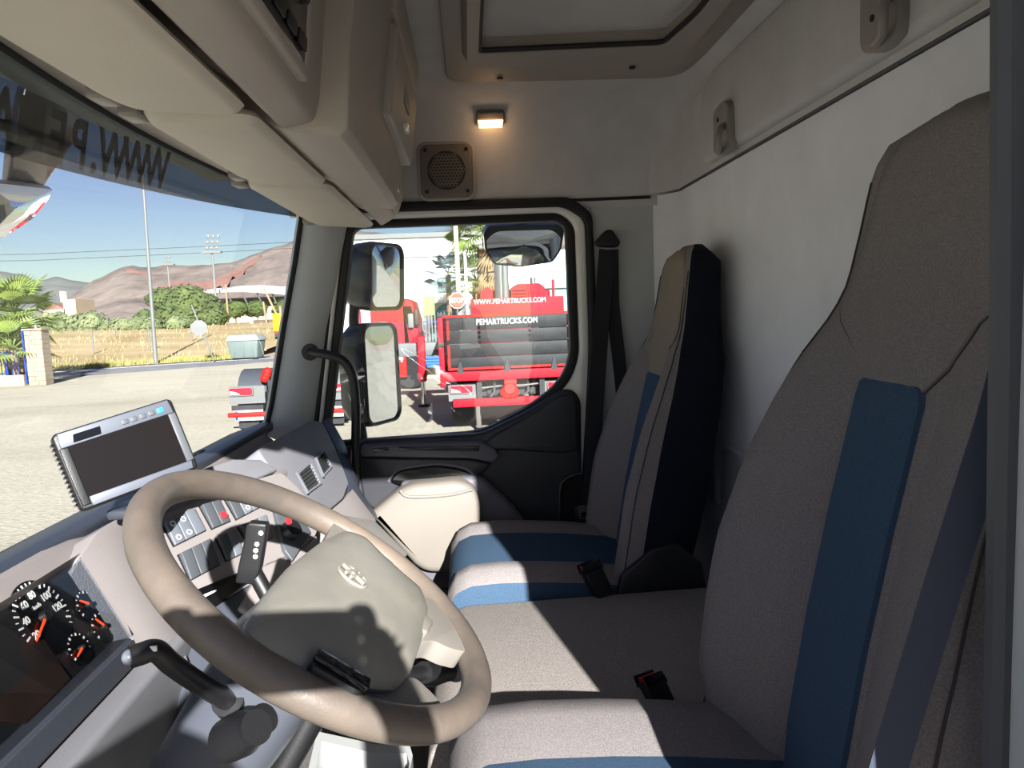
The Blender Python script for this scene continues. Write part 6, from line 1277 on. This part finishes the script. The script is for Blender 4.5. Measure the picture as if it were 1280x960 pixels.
for s_ in (1, -1):
    sh_ = V3(PX + 0.01, s_ * 0.19, 2.03); el = V3(PX + 0.16, s_ * 0.33, 1.98); wr_ = V3(-1.475, s_ * 0.135, 2.30); kn = V3(-1.435, s_ * 0.094, 2.350)
    arms += [[(ch_, (0.13, 0.10)), (sh_, 0.065), (V3(PX + 0.09, s_ * 0.27, 2.0), 0.050), (el, 0.044), (V3(PX + 0.26, s_ * 0.22, 2.16), 0.040), (wr_, 0.027), (V3(-1.452, s_ * 0.118, 2.325), (0.018, 0.036)), (kn, (0.014, 0.034))]]
    for f in range(4):
        z = 2.382 - 0.021 * f; l = (0.9, 1.0, 0.96, 0.8)[f]
        hands.append([(kn, (0.014, 0.034)), (V3(-1.416, s_ * 0.093, z), 0.010), (V3(-1.402, s_ * 0.088, z - 0.002), 0.0095), (V3(-1.401, s_ * (0.088 - 0.022 * l), z - 0.004), 0.0080)])
    hands.append([(V3(-1.452, s_ * 0.118, 2.325), (0.018, 0.036)), (V3(-1.436, s_ * 0.088, 2.318), 0.011), (V3(-1.428, s_ * 0.068, 2.332), 0.0095), (V3(-1.427, s_ * 0.052, 2.346), 0.008)])
legs = []
for s_ in (1, -1):
    legs.append([(pelv, (0.15, 0.11)), (V3(PX, s_ * 0.10, 1.42), 0.095), (V3(PX + 0.16, s_ * 0.11, 1.06), 0.060), (V3(PX + 0.20, s_ * 0.11, 1.00), 0.058), (V3(PX + 0.22, s_ * 0.11, 0.82), 0.050), (V3(PX + 0.24, s_ * 0.11, 0.67), 0.038)])
head_c = [(neck, 0.055), (V3(PX + 0.05, 0, 2.17), (0.060, 0.068)), (V3(PX + 0.055, 0, 2.24), (0.080, 0.095)), (V3(PX + 0.045, 0, 2.31), (0.080, 0.098)), (V3(PX + 0.035, 0, 2.36), (0.060, 0.075))]
torso = [(pelv, (0.15, 0.11)), (V3(PX + 0.005, 0, 1.66), (0.140, 0.10)), (V3(PX + 0.01, 0, 1.84), (0.155, 0.11)), (ch_, (0.13, 0.10)), (neck, 0.055)]
skinned('body', [torso, head_c] + arms + hands + legs, skin_m, pr, 2)
grow = lambda ch, k: [(p, tuple(c * 1.0 + k for c in r) if isinstance(r, tuple) else r + k) for p, r in ch]
skinned('shirt', [grow(torso[:-1], 0.014)] + [grow(a[:4], 0.013) for a in arms], shirt_m, pr, 2)
skinned('trousers', [grow([torso[0]] + [(V3(PX, s_ * 0.10, 1.42), 0.095)] + l[2:], 0.014) for l, s_ in zip(legs, (1, -1))], trouser_m, pr, 2)
for s_ in (1, -1):
    MB().loft([[(PX + 0.24 + a, 0.13 + s_ * 0.11 + b * w_, z) for a, b in ((-.08, -.5), (-.08, .5), (.08, .6), (.19, .35), (.19, -.35), (.08, -.6))] for z, w_ in ((0.612, .09), (0.64, .095), (0.69, .07), (0.715, .04))]).build('shoe', shoe_m, pr, bevel=0.01)
    MB().sphere((PX + 0.148, 0.13 + s_ * 0.033, 2.265), 0.013, 10, 7).build('eye', M['icon'], pr); MB().sphere((PX + 0.158, 0.13 + s_ * 0.033, 2.265), 0.006, 8, 6).build('pupil', M['gloss_black'], pr)
    MB().sphere((PX + 0.04, 0.13 + s_ * 0.098, 2.255), 0.03, 10, 7, (0.6, 0.3, 1.0)).build('ear', skin_m, pr)
MB().tube([(PX + 0.150, 0.13, 2.268), (PX + 0.168, 0.13, 2.235), (PX + 0.160, 0.13, 2.222)], [0.008, 0.015, 0.010], 8).build('nose', skin_m, pr)
MB().box((PX + 0.140, 0.13, 2.192), (0.012, 0.045, 0.010)).build('mouth', mat('lips', (170, 96, 88), 0.5), pr, bevel=0.004)
hm_ = MB(); secs = []
for k in range(8):
    t = PI * 0.56 * k / 7; r_ = max(0.002, math.sin(t)); secs.append([(PX + 0.030 + 0.108 * r_ * math.cos(2 * PI * i / 20) - 0.012, 0.13 + 0.101 * r_ * math.sin(2 * PI * i / 20), 2.305 + 0.112 * math.cos(t) - (0.05 if math.cos(2 * PI * i / 20) < 0 else -0.02) * (k / 7) ** 2) for i in range(20)])
hm_.loft(secs, True, False).build('hair', hair_m, pr, angle=80)
ph = thing('phone', (-1.412, 0.055, 2.31), 'dark phone held up by the person on the cab step', 'phone')
MB().box((-1.420, 0.055, 2.35), (0.008, 0.164, 0.077)).build('body', M['gloss_black'], ph, bevel=0.003); MB().box((-1.4245, 0.055, 2.35), (0.001, 0.152, 0.070)).build('screen', M['screen'], ph)
